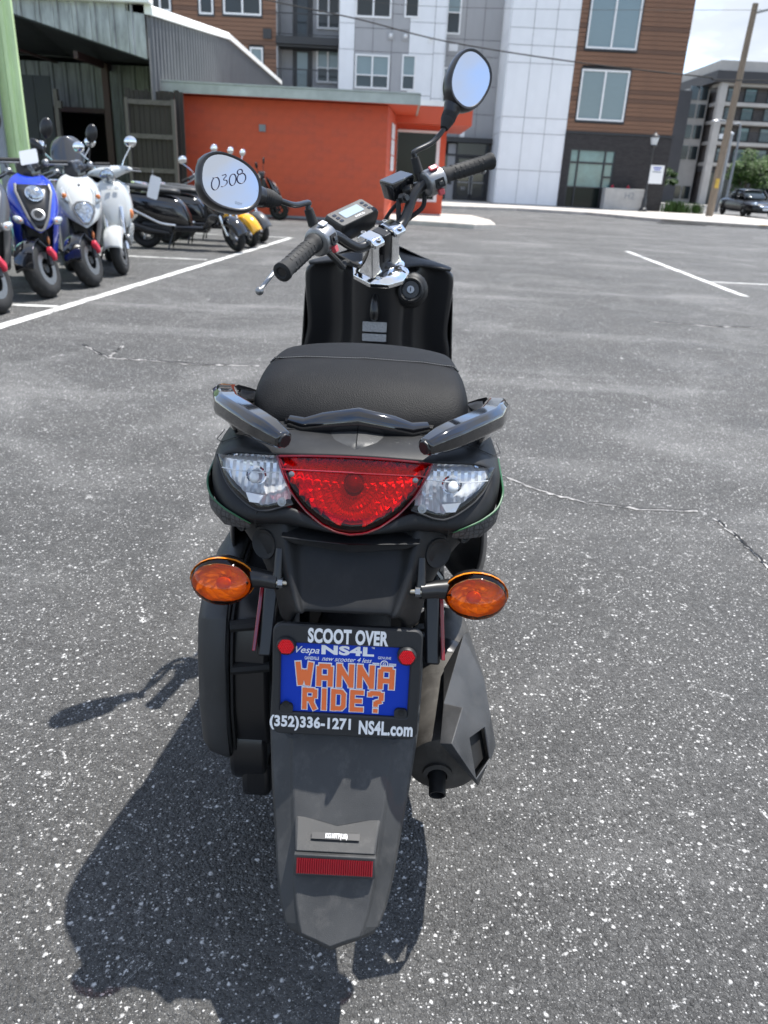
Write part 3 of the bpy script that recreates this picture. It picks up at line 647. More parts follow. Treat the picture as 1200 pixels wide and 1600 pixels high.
sp(MB().bx(-7.78, -7.62, 22.3, 22.46, 0, 3.40), 'bay_post', 'red_steel', smooth=False)
lf = thing('plywood_door', 'tall black board door leaf leaning open in the bay of the shed', 'door', (-9.3, 21.6, 0))
LO = (-9.3, 21.6, 0)
for k in range(3): MB().box((-9.85 + k * .42, 21.55, 1.50), (.40, .04, 3.0)).build('board', 'black_board', lf, off=LO, smooth=False)
MB().bx(-8.76, -8.66, 21.5, 21.64, 0, 2.72).bx(-8.66, -8.58, 21.5, 21.64, 2.3, 2.46).build('door_edge', 'old_wood_pale', lf, off=LO, smooth=False)
# ---- old board gate between shed and orange building
gt = thing('wooden_gate', 'weathered dark wooden board gate with a pale frame beside the orange wall', 'gate', (-5.95, 20.2, 0)); GO = (-5.95, 20.2, 0)
ow = unit('old_wood'); op_ = unit('old_wood_pale')
x = -6.50
while x < -5.42:
    w__ = random.uniform(.105, .14); piece('board', ow, gt, (x + w__ / 2 - GO[0], .03 + random.uniform(-.006, .006), 1.28 + random.uniform(-.015, .015)), (w__ - .012, .03, 2.38)); x += w__
for a, b, c, d in ((-6.55, -6.47, .08, 2.52), (-5.45, -5.37, .08, 2.52)): piece('frame_post', op_, gt, ((a + b) / 2 - GO[0], -.03, (c + d) / 2), (b - a, .07, d - c))
for z in (.16, .98, 1.72, 2.44): piece('frame_rail', op_, gt, (-5.96 - GO[0], -.028, z), (1.02, .05, .10))
fb = thing('wooden_fence', 'ragged dark wooden fence boards standing behind the board gate', 'fence', (-6.0, 20.45, 0))
x = -6.62
while x < -5.30:
    w__ = random.uniform(.09, .13); piece('board', ow, fb, (x + w__ / 2 + 6.0, random.uniform(-.01, .01), 1.36 + random.uniform(-.03, .03)), (w__ - .01, .025, 2.70)); x += w__

# ================================================================== mint green building corner on the left
mg = thing('green_building', 'pale green ribbed metal building corner with a grey downpipe at the left edge', 'building', (-5.6, 12, 0)); GR = (-5.6, 12, 0)
m = MB(); lo = []
for dx, dy in ((-.30, .02), (-.02, .02), (0, 0), (.02, -.03), (.07, -.03), (.09, -.005), (.12, -.005), (.14, -.03), (.19, -.03), (.20, 0.0), (.20, .25)): lo.append((-5.50 + dx, 12 + dy))
m.loft([[(x, y, z) for x, y in lo[:-1] + [(-5.42, 12.10), (-5.80, 12.10)]] for z in (0, 4.4)]); m.build('corner_trim', 'mint_paint', mg, off=GR, smooth=False)
x = -9.5
while x < -5.82:
    x1 = min(x + .30, -5.81); r_ = [(x, 0), (x + .06, 0), (x + .09, -.04), (x + .13, -.04), (x + .16, 0), (x1 - .012, 0)]
    MB().grid([[(a, 12.05 + b, 0) for a, b in r_], [(a, 12.05 + b, 4.4) for a, b in r_]]).build('wall_panel', 'mint_paint', mg, off=GR, smooth=False, solid=.01); x = x1
MB().loft([[(-5.62, 12.1, z), (-9.5, 12.1, z), (-12.5, 16.5, z), (-8.1, 16.5, z)] for z in (0, 4.35)]).build('wall', 'mint_paint', mg, off=GR, smooth=False)
MB().tube([(-5.66, 11.92, .1), (-5.66, 11.92, 4.4)], .065, 12).build('downpipe', 'pipe_grey', mg, off=GR)

# ================================================================== far building at the right
far = thing('apartment_building', 'far beige and grey five storey apartment block with dark balconies at the right', 'building', (30, 80, 0)); FO = (30, 80, 0)
def fp(mb, name, mat, parent=None, **k): return mb.build(name, mat, parent or far, off=FO, smooth=False, **k)
fz = [0.2, 3.7, 5.5, 7.25, 8.75, 10.35]
fp(MB().bx(28.9, 50, 81.1, 96, 0, 10.4), 'wall', 'far_wall')
fp(MB().bx(27.9, 52, 79.4, 97, 10.4, 11.3), 'cornice', 'far_dark'); fp(MB().bx(28.3, 52, 80.2, 97, 11.3, 12.2), 'parapet', 'beige_stucco')
for z in fz[1:]: fp(MB().bx(28.6, 50, 79.8, 82.2, z - .18, z + .12), 'balcony_slab', 'beige_stucco')
for xc in (28.5, 35.2, 42.0): fp(MB().bx(xc, xc + .62, 79.6, 80.3, .1, 10.4), 'column', 'beige_stucco')
fp(MB().bx(35.9, 41.9, 79.75, 82.2, .1, 10.39), 'pale_bay', 'beige_stucco')
for z in fz[1:-1]:
    m = MB().bx(29.13, 35.19, 79.95, 80.0, z + .95, z + 1.0).bx(29.13, 35.19, 79.96, 79.99, z + .14, z + .18)
    for k in range(40): m.bx(29.15 + k * .152, 29.18 + k * .152, 79.965, 79.985, z + .18, z + .95)
    fp(m, 'balcony_rail', 'trim_dark')
    for xw, g in ((29.7, 'glass_blind'), (31.3, 'glass_teal'), (33.4, 'glass_blind')): window(xw, xw + 1.15, z + .25, z + 1.45, 81.0, (), None, (g, g), frame='trim_dark', fw_=.07, parent=far, o=FO)
    window(37.4, 38.9, z + .3, z + 1.35, 79.7, (.5,), None, ('glass_teal',) * 2, frame='frame_white', fw_=.08, parent=far, o=FO)
for k in range(5): fp(MB().bx(29.4 + k * 1.3, 30.3 + k * 1.3, 80.9, 81.0, .2, 3.0), 'shop_window', 'glass_dark')
fp(MB().bx(28.6, 36, 80.4, 82.2, 3.0, 3.5), 'shop_beam', 'far_dark')
# left flank, seen at an angle
fp(MB().bx(26.4, 28.4, 82.0, 96, .1, 10.0), 'flank_wall', 'beige_stucco')
for z in fz[:-1]:
    for k in range(2): fp(MB().bx(26.62 + k * .9, 27.35 + k * .9, 81.9, 81.99, z + .35, z + 1.5), 'flank_window', 'glass_dark')
fp(MB().bx(24.9, 26.35, 80.6, 96, 0, 9.7), 'tower', 'far_dark'); fp(MB().bx(24.2, 24.89, 81.4, 96, 0, 9.0), 'tower_side', 'blue_grey')
fb2 = thing('apartment_building', 'narrow pale building between the brick corner and the dark stair tower', 'building', (22.8, 88, 0))
MB().bx(21.5, 24.1, 88, 100, 0, 7.8).build('wall', 'beige_stucco', fb2, off=(22.8, 88, 0), smooth=False)
for k in range(4): MB().bx(23.1, 23.7, 87.94, 87.99, 1.0 + 1.7 * k, 2.1 + 1.7 * k).build('window', 'glass_dark', fb2, off=(22.8, 88, 0), smooth=False)
bn = thing('banner', 'small white banner hanging on a lower balcony of the far block', 'banner', (29.3, 79.9, 6.0)); MB().bx(29.3, 29.9, 79.88, 79.92, 5.85, 6.25).build('cloth', 'frame_white', bn, off=(29.3, 79.9, 6.0), smooth=False)

# ================================================================== the black scooter in front
OX = -0.04
main = thing('scooter', 'large black scooter seen from behind in the foreground, with WANNA RIDE? plate', 'scooter', (OX, 1.5, 0))
OFF = (0, 1.5, 0)                 # parts below are given in metres from the scooter's centre plane, camera distance and ground
def part(mb, name, mat, parent=None, **k): return mb.build(name, mat, parent or main, off=OFF, **k)
def mir(pts): return [(-x, y, z) for x, y, z in pts]
def frame(o, x, y):               # matrix with the given local X and Y directions
    x = Vector(x).normalized(); y = (Vector(y) - x * Vector(y).dot(x)).normalized(); z = x.cross(y)
    return Matrix(((x.x, y.x, z.x, o[0]), (x.y, y.y, z.y, o[1]), (x.z, y.z, z.z, o[2]), (0, 0, 0, 1)))

# ---- rear wheel
def wheel(mk, c, ax, r, w, tyre='rubber', rim='alloy', spokes=5, tread=0, name='rear_wheel', rr=0.62, wall=0):
    """tyre with a rim inside; mk(mb, name, mat, parent)"""
    prof = []
    N = 14
    for k in range(N):
        a = 2 * math.pi * k / N
        prof.append((r - w * 0.52 + math.cos(a) * w * 0.52, math.sin(a) * w * 0.5))
    seg = 48 if tread else 32
    t = MB().lathe(prof, c, ax, seg, closed=True)
    if tread:
        cc = Vector(c); d = Vector(ax).normalized(); vs = []
        for q in range(N):
            for k in range(seg):
                p = Vector(t.v[q * seg + k]); rel = p - cc; axl = d * rel.dot(d); rad = rel - axl
                if rad.length > r - w * 0.45:
                    if (k + (q % 3)) % 4 < 2: rad = rad * (1 + tread / r)
                vs.append(tuple(cc + axl + rad))
        t.v = vs
    ty = mk(t, name, tyre, None)
    rm = MB(); ri = r * rr + 0.012
    rm.lathe([(ri, -w * .36), (ri + 0.016, -w * .38), (ri + 0.016, -w * .30), (ri - 0.004, -w * .2), (ri - 0.004, w * .2), (ri + 0.016, w * .30), (ri + 0.016, w * .38), (ri, w * .36)], c, ax, 28, closed=True)
    d = Vector(ax).normalized(); a = Vector((0, 0, 1)); u = (a - d * a.dot(d)).normalized(); v = d.cross(u)
    for k in range(spokes):
        an = 2 * math.pi * k / spokes + 0.3; e = u * math.cos(an) + v * math.sin(an)
        rm.tube([Vector(c) + e * 0.03, Vector(c) + e * (ri + 0.002)], [0.017, 0.012], 6)
    rm.lathe([(0.038, -w * .4), (0.038, w * .4)], c, ax, 14)
    mk(rm, 'rim', rim, ty)
    mk(MB().lathe([(ri * .92, -w * .40), (ri * .92, -w * .45), (ri * .55, -w * .45), (ri * .55, -w * .40)], c, ax, 28, closed=True), 'brake_disc', 'brushed_silver', ty)
    return ty
wheel(lambda m, n, mt, p: part(m, n, mt, p), (0, 1.075, 0.222), (1, 0, 0), 0.222, 0.125, rim='satin_black', tread=0.005)

# ---- rear fender
fr = [(.93, .50, .106), (.89, .45, .106), (.845, .395, .1035), (.795, .34, .094), (.755, .293, .0845), (.72, .255, .077), (.696, .228, .069), (.680, .212, .0605)]
rows = []
for y, z, w in fr:
    n = Vector((0, -.68, .73))
    row = []
    for fx, dn in ((-1.0, -.055), (-1.0, -.022), (-.97, -.014), (-.72, -.002), (-.66, .003), (-.33, .0005), (0, .0025), (.33, .0005), (.66, .003), (.72, -.002), (.97, -.014), (1.0, -.022), (1.0, -.055)):
        p = Vector((fx * w, y, z)) + n * dn; row.append(p)
    rows.append(row)
tip = []
for j, p in enumerate(rows[-1]):
    fx = p.x / fr[-1][2]; q = Vector((p.x * .93, p.y, p.z)); q += Vector((0, -.0115, -.0115)) * (1 - abs(fx)) * 1.25 + Vector((0, -.002, -.003)); tip.append(q)
rows.append(tip); rows.append([p + Vector((0, .004, -.012)) for p in tip])
fen = part(MB().grid(rows), 'rear_fender', 'fender_grey', solid=0.004, ang=13, bevel=.0015)
def fenp(x, t):                    # point on the fender's middle line, t metres down from the plate
    y = lerp(.845, .680, t); z = lerp(.395, .212, t); return Vector((x, y - .003, z))
fn = Vector((0, -.743, .669)); fd = Vector((0, -.669, -.743))
# boss with the reflector
b0 = fenp(0, .47); FM = frame(b0, (1, 0, 0), -fd)
mb = MB()
vs = []
for x, t, h in ((-.056, .0, 0), (.056, .0, 0), (.053, -.047, .0), (-.053, -.047, .0), (-.054, -.004, .003), (.054, -.004, .003), (.051, -.042, .022), (-.051, -.042, .022)):
    vs.append(FM @ Vector((x, t, h - .002)))
vs += [FM @ Vector((0, -.012, .0)), FM @ Vector((0, -.016, .004))]
mb.add(vs, [(0, 8, 9, 4), (8, 1, 5, 9), (1, 2, 6, 5), (2, 3, 7, 6), (3, 0, 4, 7), (4, 9, 7), (9, 5, 6), (9, 6, 7)])
part(mb, 'reflector_boss', 'fender_grey', fen, bevel=.002)
RM = frame(FM @ Vector((0, -.056, .012)), (1, 0, 0), (0, .30, 1))
mb = MB(); mb.box((0, 0, 0), (.104, .029, .012)); mb.v = [tuple(RM @ Vector(p)) for p in mb.v]
part(mb, 'reflector_frame', 'fender_grey', fen, bevel=.0015)
mb = MB()
for i in range(34):
    x0 = -.0485 + i * .097 / 34; w = .097 / 34
    vs = [RM @ Vector((x0 + a * w, b, .0065 + (.0012 if 0 < a < 1 else 0) + (c0))) for b in (-.0105, .0105) for a, c0 in ((0, 0), (.5, 0), (1, 0))]
    mb.add(vs, [(0, 1, 4, 3), (1, 2, 5, 4)])
part(mb, 'reflector', 'red_prism', fen, smooth=False)
mb = MB(); TM = frame(FM @ Vector((0, -.0235, .0125)), FM.to_3x3() @ Vector((1, 0, 0)), FM.to_3x3() @ Vector((0, .038, -.019)))
mb.prism([(-.032, -.0042), (.030, -.0042), (.030, .0042), (-.032, .0042)], TM, .0006)
part(mb, 'label_strip', 'label_dark', fen, smooth=False)
part(MB().text('KG10TF(US)', .0088, TM @ Matrix.Translation((.0, -.0002, .0009)), sx=.62, off=.02), 'label_lettering', 'white_print', fen, smooth=False)
# two screws high on the fender
for sx in (-1, 1):
    q = Vector((sx * .066, .842, .3905)) + fn * .001
    part(MB().lathe([(.018, 0), (.018, .004), (.013, .004), (.012, .001), (0, .001)], q - fn * .001, fn, 20), 'screw_recess', 'fender_grey', fen)
    part(MB().lathe([(.0085, 0), (.0085, .005), (.0045, .0052), (.004, .003), (0, .003)], q, fn, 6), 'screw', 'satin_black', fen)

# ---- number plate in its frame
PM = frame((.0020, .8335, .4750), (1, 0, 0), (0, .024, .151))
PX, PY = 1232.0, 1060.0
def pl(x, y): return ((x - 537.5) / PX, -(y - 1054.5) / PY)
def rrect(x0, x1, y0, y1, r, n=5):
    out = []
    for cx, cy, a0 in ((x1 - r, y1 - r, 0), (x0 + r, y1 - r, 90), (x0 + r, y0 + r, 180), (x1 - r, y0 + r, 270)):
        for k in range(n + 1):
            a = R(a0 + 90 * k / n); out.append((cx + r * math.cos(a), cy + r * math.sin(a)))
    return out
hw, hh = .0963, .0783
o_ = rrect(-hw, hw, -hh, hh, .012, 5)
il, ir, ib, it = pl(432, 0)[0], pl(638, 0)[0], -(1104 - 1054.5) / PY, -(999 - 1054.5) / PY
i_ = rrect(il, ir, ib, it, .004, 5)
mb = MB(); T = PM
def lift(poly, h): return [T @ Vector((x, y, h)) for x, y in poly]
mb.grid([lift(o_, 0), lift(o_, .006), lift(rrect(-hw + .002, hw - .002, -hh + .002, hh - .002, .010), .008), lift(rrect(il - .002, ir + .002, ib - .002, it + .002, .006), .008), lift(i_, .006), lift(i_, 0)], cu=True)
# notched lower corners
for sx in (-1, 1):
    cx = il if sx < 0 else ir
    mb.prism([(cx - sx * .001, ib - .001), (cx - sx * -.0, ib - .001), (cx, ib - .001)], T, .001) if False else None
    a = rrect(min(cx, cx - sx * .017), max(cx, cx - sx * .017), ib - .002, ib + .0125, .0055, 5)
    mb.prism(a, T @ Matrix.Translation((0, 0, .001)), .0062)
pf = part(mb, 'plate_frame', 'frame_black', smooth=True, ang=30)
mb = MB(); mb.prism(rrect(-.091, .091, -.059, .059, .006), T @ Matrix.Translation((0, 0, .0008)), .0016)
part(mb, 'number_plate', 'blue_plate', pf, smooth=False)
def ptext(body, cx, cy, w_px, h_px, mat, name, sx=None, off=0.0, shear=0, h=.0025, lift_=.0026, space=1.0):
    """lettering fitted to a box on the plate"""
    x, y = pl(cx, cy); m = MB().text(body, 1.0, Matrix.Identity(4), off=off, shear=shear, h=0.0, space=space)
    xs = [p[0] for p in m.v]; ys = [p[1] for p in m.v]
    kx = (w_px / PX) / (max(xs) - min(xs)); ky = (h_px / PY) / (max(ys) - min(ys)); mxx = (max(xs) + min(xs)) / 2; myy = (max(ys) + min(ys)) / 2
    m.v = [tuple(T @ Vector((x + (p[0] - mxx) * kx, y + (p[1] - myy) * ky, lift_))) for p in m.v]
    return m
def ptexts(lst, name, mat):
    for a in lst: part(ptext(*a[0], mat, name, **a[1]), name, mat, pf, smooth=False)
ptexts([(('SCOOT OVER', 538, 986, 127, 22), dict(off=.045, lift_=.0084, space=1.06)), (('(352)336-1271', 482, 1119.5, 132, 23), dict(off=.04, lift_=.0084, space=1.06)),
        (('NS4L.com', 605, 1121, 88, 22), dict(off=.04, lift_=.0084, space=1.06))], 'frame_lettering', 'white_print')
ptexts([(('Vespa', 474, 1012, 38, 13), dict(off=.012, shear=.35)), (('GAINESVILLE', 481, 1022.5, 23, 5), dict(off=.02)), (('NS4L', 538, 1009, 84, 14), dict(off=.05, space=1.08)),
        (('new scooter 4 less', 537, 1022, 80, 7), dict(off=.005, shear=.4)), (('GENUINE', 597, 1017, 21, 4), dict(off=.01)), (('TM', 578, 1003, 5, 3), dict(off=.01))], 'plate_small_lettering', 'white_print')
BLOCK = dict(W=[[(.10, 1.5), (.27, .0), (.27, .0)], [(.27, .06), (.5, 1.0)], [(.5, 1.0), (.73, .06)], [(.73, .0), (.90, 1.5)]],
             A=[[(.15, 0), (.15, 1.28)], [(.85, 0), (.85, 1.28)], [(.15, 1.30), (.85, 1.30)], [(.15, .55), (.85, .55)]],
             N=[[(.13, 0), (.13, 1.5)], [(.87, 0), (.87, 1.5)], [(.16, 1.30), (.84, .20)]],
             R=[[(.15, 0), (.15, 1.5)], [(.15, 1.33), (.80, 1.33)], [(.84, 1.40), (.84, .80)], [(.15, .72), (.80, .72)], [(.52, .70), (.88, 0)]],
             I=[[(.5, 0), (.5, 1.5)]], D=[[(.15, 0), (.15, 1.5)], [(.15, 1.33), (.70, 1.33)], [(.15, .17), (.70, .17)], [(.84, .30), (.84, 1.2)], [(.66, 1.36), (.87, 1.12)], [(.66, .14), (.87, .38)]],
             E=[[(.17, 0), (.17, 1.5)], [(.17, 1.34), (.92, 1.34)], [(.17, .75), (.82, .75)], [(.17, .16), (.92, .16)]])
BLOCK['?'] = [[(.10, 1.10), (.10, 1.40)], [(.10, 1.34), (.80, 1.34)], [(.86, 1.40), (.86, .85)], [(.88, .82), (.5, .70)], [(.5, .78), (.5, .42)], [(.5, 0), (.5, .26)]]
def block_word(word, cx, cy, w_px, h_px, wid, lift_, gap=.26):
    """blocky condensed capitals made of straight strokes"""
    m = MB(); adv = []; x = 0
    for ch_ in word: adv.append(x); x += (.42 if ch_ == 'I' else 1.0) + gap
    tot = x - gap; kx = w_px / PX / tot; ky = h_px / PY / 1.5; ox, oy = pl(cx, cy); q = 0
    for ch_, x0 in zip(word, adv):
        for st_ in BLOCK[ch_]:
            for i in range(len(st_) - 1):
                a, b = Vector(st_[i]), Vector(st_[i + 1])
                if (b - a).length < .01: continue
                if ch_ == 'I': a, b = a - Vector((.29, 0)), b - Vector((.29, 0))
                d = (b - a).normalized(); n = Vector((-d.y, d.x)) * wid * .5; e = d * (wid * .5 - .15)
                P4 = [a - e + n, a - e - n, b + e - n, b + e + n]; q += 1
                m.add([T @ Vector((ox + (p_.x + x0 - tot / 2) * kx, oy + (p_.y - .75) * ky, lift_ + q * .000012)) for p_ in P4], [(0, 1, 2, 3)])
    return m
for wd, cx, cy, w, h_ in (('WANNA', 535.5, 1046, 158, 35), ('RIDE?', 533, 1083.5, 131, 33)):
    part(block_word(wd, cx, cy, w, h_, .44, .0027), 'plate_lettering_outline', 'white_print', pf, smooth=False)
    part(block_word(wd, cx, cy, w, h_, .31, .0036), 'plate_lettering', 'orange_print', pf, smooth=False)
# small winged round emblem
m = MB(); x, y = pl(597, 1026)
m.lathe([(.0052, 0), (.0052, .0006), (.0040, .0006), (.0040, 0)], T @ Vector((x, y, .0025)), T.to_3x3() @ Vector((0, 0, 1)), 24, closed=True)
for sx in (-1, 1):
    for k in range(2):
        x0 = x + sx * .0062; m.prism([(x0, y + .0012 - k * .0021), (x0 + sx * .0095, y + .0012 - k * .0021), (x0 + sx * .0090, y - .0002 - k * .0021), (x0, y - .0002 - k * .0021)], T @ Matrix.Translation((0, 0, .0026)), .0004)
part(m, 'emblem', 'white_print', pf, smooth=False)
q = ptext('G', 597, 1026, 5, 5.5, 'white_print', 'emblem', off=.03, lift_=.0030); part(q, 'emblem_letter', 'white_print', pf, smooth=False)
tn = T.to_3x3() @ Vector((0, 0, 1))
for cx, cy in ((441, 1002), (632, 1009)):
    x, y = pl(cx, cy); c0 = T @ Vector((x, y, .006))
    bz = part(MB().lathe([(.0125, -.002), (.0125, .006), (.0108, .0085), (.0105, .006)], c0, tn, 28), 'reflector_bezel', 'frame_black', pf)
    m = MB()
    for i in range(9):
        for j in range(9):
            a, b2 = (i - 4) * .0024 + (j % 2) * .0012, (j - 4) * .0021
            if a * a + b2 * b2 < .0104 ** 2:
                p0 = T @ Vector((x + a, y + b2, .0150)); ring = [T @ Vector((x + a + .00138 * math.cos(R(60 * k + 30)), y + b2 + .00138 * math.sin(R(60 * k + 30)), .0138)) for k in range(6)]
                m.add(ring + [p0], [(k, (k + 1) % 6, 6) for k in range(6)])
    part(m, 'round_reflector', 'red_reflector', pf, smooth=False)
    part(MB().lathe([(.0106, .0075), (.0, .0078)], c0, tn, 24), 'reflector_back', 'red_prism', pf)
for cx, cy in ((442, 1091), (629, 1096)):
    x, y = pl(cx, cy)
    part(MB().lathe([(.0046, .0073), (.0046, .0078), (.0036, .0078), (.003, .0074), (0, .0074)], T @ Vector((x, y, 0)), tn, 18), 'bolt_hole', 'shade_black', pf)

# ---- undertail cowl between lamp and plate
def tub(rows_half):
    return [[(-x, y, z) for x, y, z in reversed(r[1:])] + list(r) for r in rows_half]
ch = []
for z, yp, xp, xr, yw1, xw, zw, yw2, xe in ((.692, .900, .068, .086, .915, .128, .688, .945, .168), (.672, .887, .066, .084, .900, .124, .668, .932, .166), (.650, .876, .064, .081, .892, .116, .644, .928, .150), (.628, .864, .062, .077, .884, .108, .618, .918, .124), (.606, .853, .058, .071, .876, .098, .594, .908, .112), (.588, .840, .055, .064, .866, .086, .576, .896, .104), (.580, .833, .053, .060, .866, .082, .560, .896, .101), (.5745, .833, .051, .058, .868, .080, .548, .90, .100), (.572, .848, .050, .057, .875, .078, .53, .91, .099)):
    pr = 0 if z < .589 else .010 * min(1, (z - .588) / .03)                 # depth of the middle panel
    ch.append([(0, yp + pr * 1.0, z), (xp * .6, yp + pr, z), (xp * .96, yp + pr * .95, z), (xp + .003, yp + pr * .8, z), (xr - .004, yp - .007, z + .001), (xr, yp - .0085, z + .001), (xr + .005, yp - .006, z + .001), ((xr + xw) / 2 + .003, lerp(yp, yw1, .55), lerp(z, zw, .5)), (xw, yw1, zw), ((xw + xe) / 2, lerp(yw1, yw2, .45), zw - .002), (xe, yw2, zw - .006), (xe - .004, yw2 + .05, zw - .012)])
cowl_mb = MB().grid(tub(ch))
cbv = BVHTree.FromPolygons([Vector(v) for v in cowl_mb.v], cowl_mb.f)
part(cowl_mb, 'undertail_cowl', 'matte_black', sub=1, solid=.004)
m = MB()                                                             # small dark ledge under the lamp
m.loft([[(-.088, .862, .664), (0, .852, .662), (.088, .862, .664), (.070, .864, .654), (0, .856, .652), (-.070, .864, .654)], [(-.088, .90, .666), (0, .90, .666), (.088, .90, .666), (.070, .9, .654), (0, .9, .654), (-.070, .9, .654)]])
part(m, 'cowl_ledge', 'matte_black', bevel=.002)
for sx in (-1, 1):
    for p, ra in (((sx * .112, .80, .640), .0165), ((sx * .150, .85, .652), .008)):
        l, nn, _, _ = cbv.ray_cast(Vector(p), Vector((0, 1, 0)))
        if l:
            if nn.y > 0: nn = -nn
            part(MB().lathe([(ra + .004, -.002), (ra + .003, .0022), (ra, .0016), (ra * .8, -.001), (0, -.001)], l, nn, 24), 'cowl_recess', 'shade_black')

# ---- tail fairing round the lamps
A = [(0, .915, .757), (.05, .915, .756), (.099, .917, .753), (.142, .935, .747), (.184, .957, .737), (.168, .932, .714), (.140, .9, .6985), (.116, .885, .692), (.090, .878, .697), (.073, .874, .702), (.040, .866, .684), (0, .860, .675)]
B = [(0, .985, .770), (.055, .985, .770), (.110, .985, .767), (.160, .985, .757), (.196, .985, .735), (.1955, .945, .706), (.192, .926, .680), (.176, .906, .659), (.130, .890, .660), (.090, .880, .668), (.045, .874, .668), (0, .872, .668)]
B2 = [(0, 1.06, .776), (.055, 1.06, .776), (.115, 1.06, .773), (.165, 1.06, .764), (.200, 1.06, .738), (.2015, 1.05, .70), (.198, 1.04, .662), (.182, 1.02, .640), (.13, 1.0, .645), (.09, .99, .65), (.045, .98, .655), (0, .98, .655)]
Cc = [(0, 1.25, .77), (.055, 1.25, .77), (.12, 1.25, .767), (.165, 1.25, .755), (.195, 1.25, .73), (.198, 1.25, .68), (.19, 1.25, .63), (.17, 1.25, .60), (.13, 1.24, .59), (.09, 1.2, .6), (.045, 1.2, .6), (0, 1.2, .6)]
D = [(0, 1.55, .73), (.055, 1.55, .73), (.11, 1.55, .725), (.14, 1.55, .71), (.16, 1.55, .67), (.165, 1.55, .58), (.16, 1.55, .5), (.15, 1.55, .45), (.12, 1.55, .43), (.09, 1.5, .43), (.045, 1.5, .43), (0, 1.5, .43)]
def ring(h): return [Vector(p) for p in h] + [Vector((-x, y, z)) for x, y, z in reversed(h[1:-1])]
mids = [[lerp(Vector(a), Vector(b), .35) + Vector((0, -.010, .002 if k < 4 else (-.002 if k > 6 else 0))) for k, (a, b) in enumerate(zip(A, B))]]
mb = MB().grid([ring(A), ring(mids[0]), ring(B), ring(B2), ring(Cc), ring(D)], cu=True)
fair = part(mb, 'tail_fairing', 'matte_black', sub=2, solid=.003)
bv = BVHTree.FromPolygons([Vector(v) for v in mb.v], mb.f)
def on_fair(p, off=.0015):
    l, nrm, i, d_ = bv.find_nearest(Vector(p))
    if nrm.dot(l - Vector((0, 1.1, .70))) < 0: nrm = -nrm
    return l + nrm * off
for sx in (-1, 1):
    gp = [(sx * .203, 1.06, .712), (sx * .200, .985, .708), (sx * .197, .950, .702), (sx * .188, .926, .691), (sx * .168, .908, .683), (sx * .145, .898, .678), (sx * .126, .890, .675)]
    m = MB(); m.tube([on_fair(p, .0012) for p in gp], [.0015, .0015, .0015, .0015, .0014, .0012, .0006], 6, smooth=5); part(m, 'green_stripe', 'green_line', fair)
    lo = [(sx * .201, 1.06, .672), (sx * .197, .985, .668), (sx * .193, .948, .666), (sx * .184, .924, .661), (sx * .166, .905, .659), (sx * .146, .897, .661), (sx * .128, .889, .664)]
    rws = []
    for t in (0.06, .3, .6, 1):
        rws.append([on_fair(lerp(Vector(a), Vector(b), t), .0011) for a, b in zip(gp, lo)])
    part(MB().grid(rws), 'mesh_decal', 'mesh_decal', fair)
for sx in (-1, 1):                                                    # panel joint below the clear lens
    part(MB().tube([on_fair((sx * x_, y_, z_), .0002) for x_, y_, z_ in ((.116, .884, .692), (.1185, .886, .684), (.121, .888, .674), (.122, .889, .664), (.122, .90, .656))], .0007, 5), 'panel_joint', 'shade_black', fair)
    part(MB().tube([on_fair((sx * x_, y_, z_), .0002) for x_, y_, z_ in ((.05, .99, .771), (.11, .975, .768), (.155, .975, .758), (.185, .985, .745), (.197, 1.02, .735), (.2, 1.08, .73))], .0006, 5), 'panel_joint', 'shade_black', fair)
# grey crest piece over the lamp
m = MB(); top = []; rws = []
for t, y, z, w in ((0, .925, .7605, .062), (.3, .945, .7675, .060), (.7, .975, .774, .050), (1, 1.0, .7775, .040)):
    rws.append([(x * w, y + .012 * x * x, z - .004 * abs(x) - .003 * x * x) for x in (-1, -.6, -.2, -.015, 0, .015, .2, .6, 1)])
for r_ in rws: r_[4] = (0, r_[4][1], r_[4][2] - .0015)
part(MB().grid(rws), 'crest_panel', 'dark_grey_plastic', solid=.004)

# ---- tail lamp
def surfY(x, z): return .862 + .7 * (z - .676) + 6 * max(0, abs(x) - .09) ** 2
def lens(x0, x1, top, bot, nx=24, nz_=14, push=0.0, bulge=.008, inset=0):
    rws = []
    for j in range(nz_ + 1):
        r_ = []
        for i in range(nx + 1):
            x = lerp(x0, x1, i / nx); zt, zb = top(x), bot(x); z = lerp(zt, zb, j / nz_)
            ed = min(1, 4 * min(i, nx - i) / nx) * min(1, 4 * min(j, nz_ - j) / nz_)
            r_.append((x, surfY(x, z) + push - bulge * (1 - (1 - ed) ** 2), z))
        rws.append(r_)
    return rws
RTop = lambda x: .753 + .003 * (1 - (x / .1) ** 2)
RBot = lambda x: interp(abs(x), [0, .018, .036, .058, .075, .087, .098], [.675, .677, .684, .698, .714, .731, .7525])
lamp = part(MB().grid(lens(-.098, .098, RTop, RBot, 36, 18, -.004, .010)), 'tail_light', 'red_lens', smooth=True, ang=70)
m = MB()                                                             # faceted red bowl: rings of small cells round the bulb
zc = .722
prev = None
nr, na = 20, 64
def bowl(i, k):
    rr = .013 + i * .0056; a = 2 * math.pi * (k + .5 * (i % 2)) / na; x = rr * math.cos(a); z = zc + rr * math.sin(a)
    dep = .013 - .010 * (i / nr) ** 1.3 + (.0034 if i % 2 else 0) + (.0016 if (i + k) % 2 else 0) + random.uniform(-.0005, .0005)
    return Vector((x, surfY(x, z) + dep, z))
pts = [[bowl(i, k) for k in range(na)] for i in range(nr + 1)]
def inred(p): return abs(p.x) < .096 and RBot(p.x) + .0005 < p.z < RTop(p.x) - .001
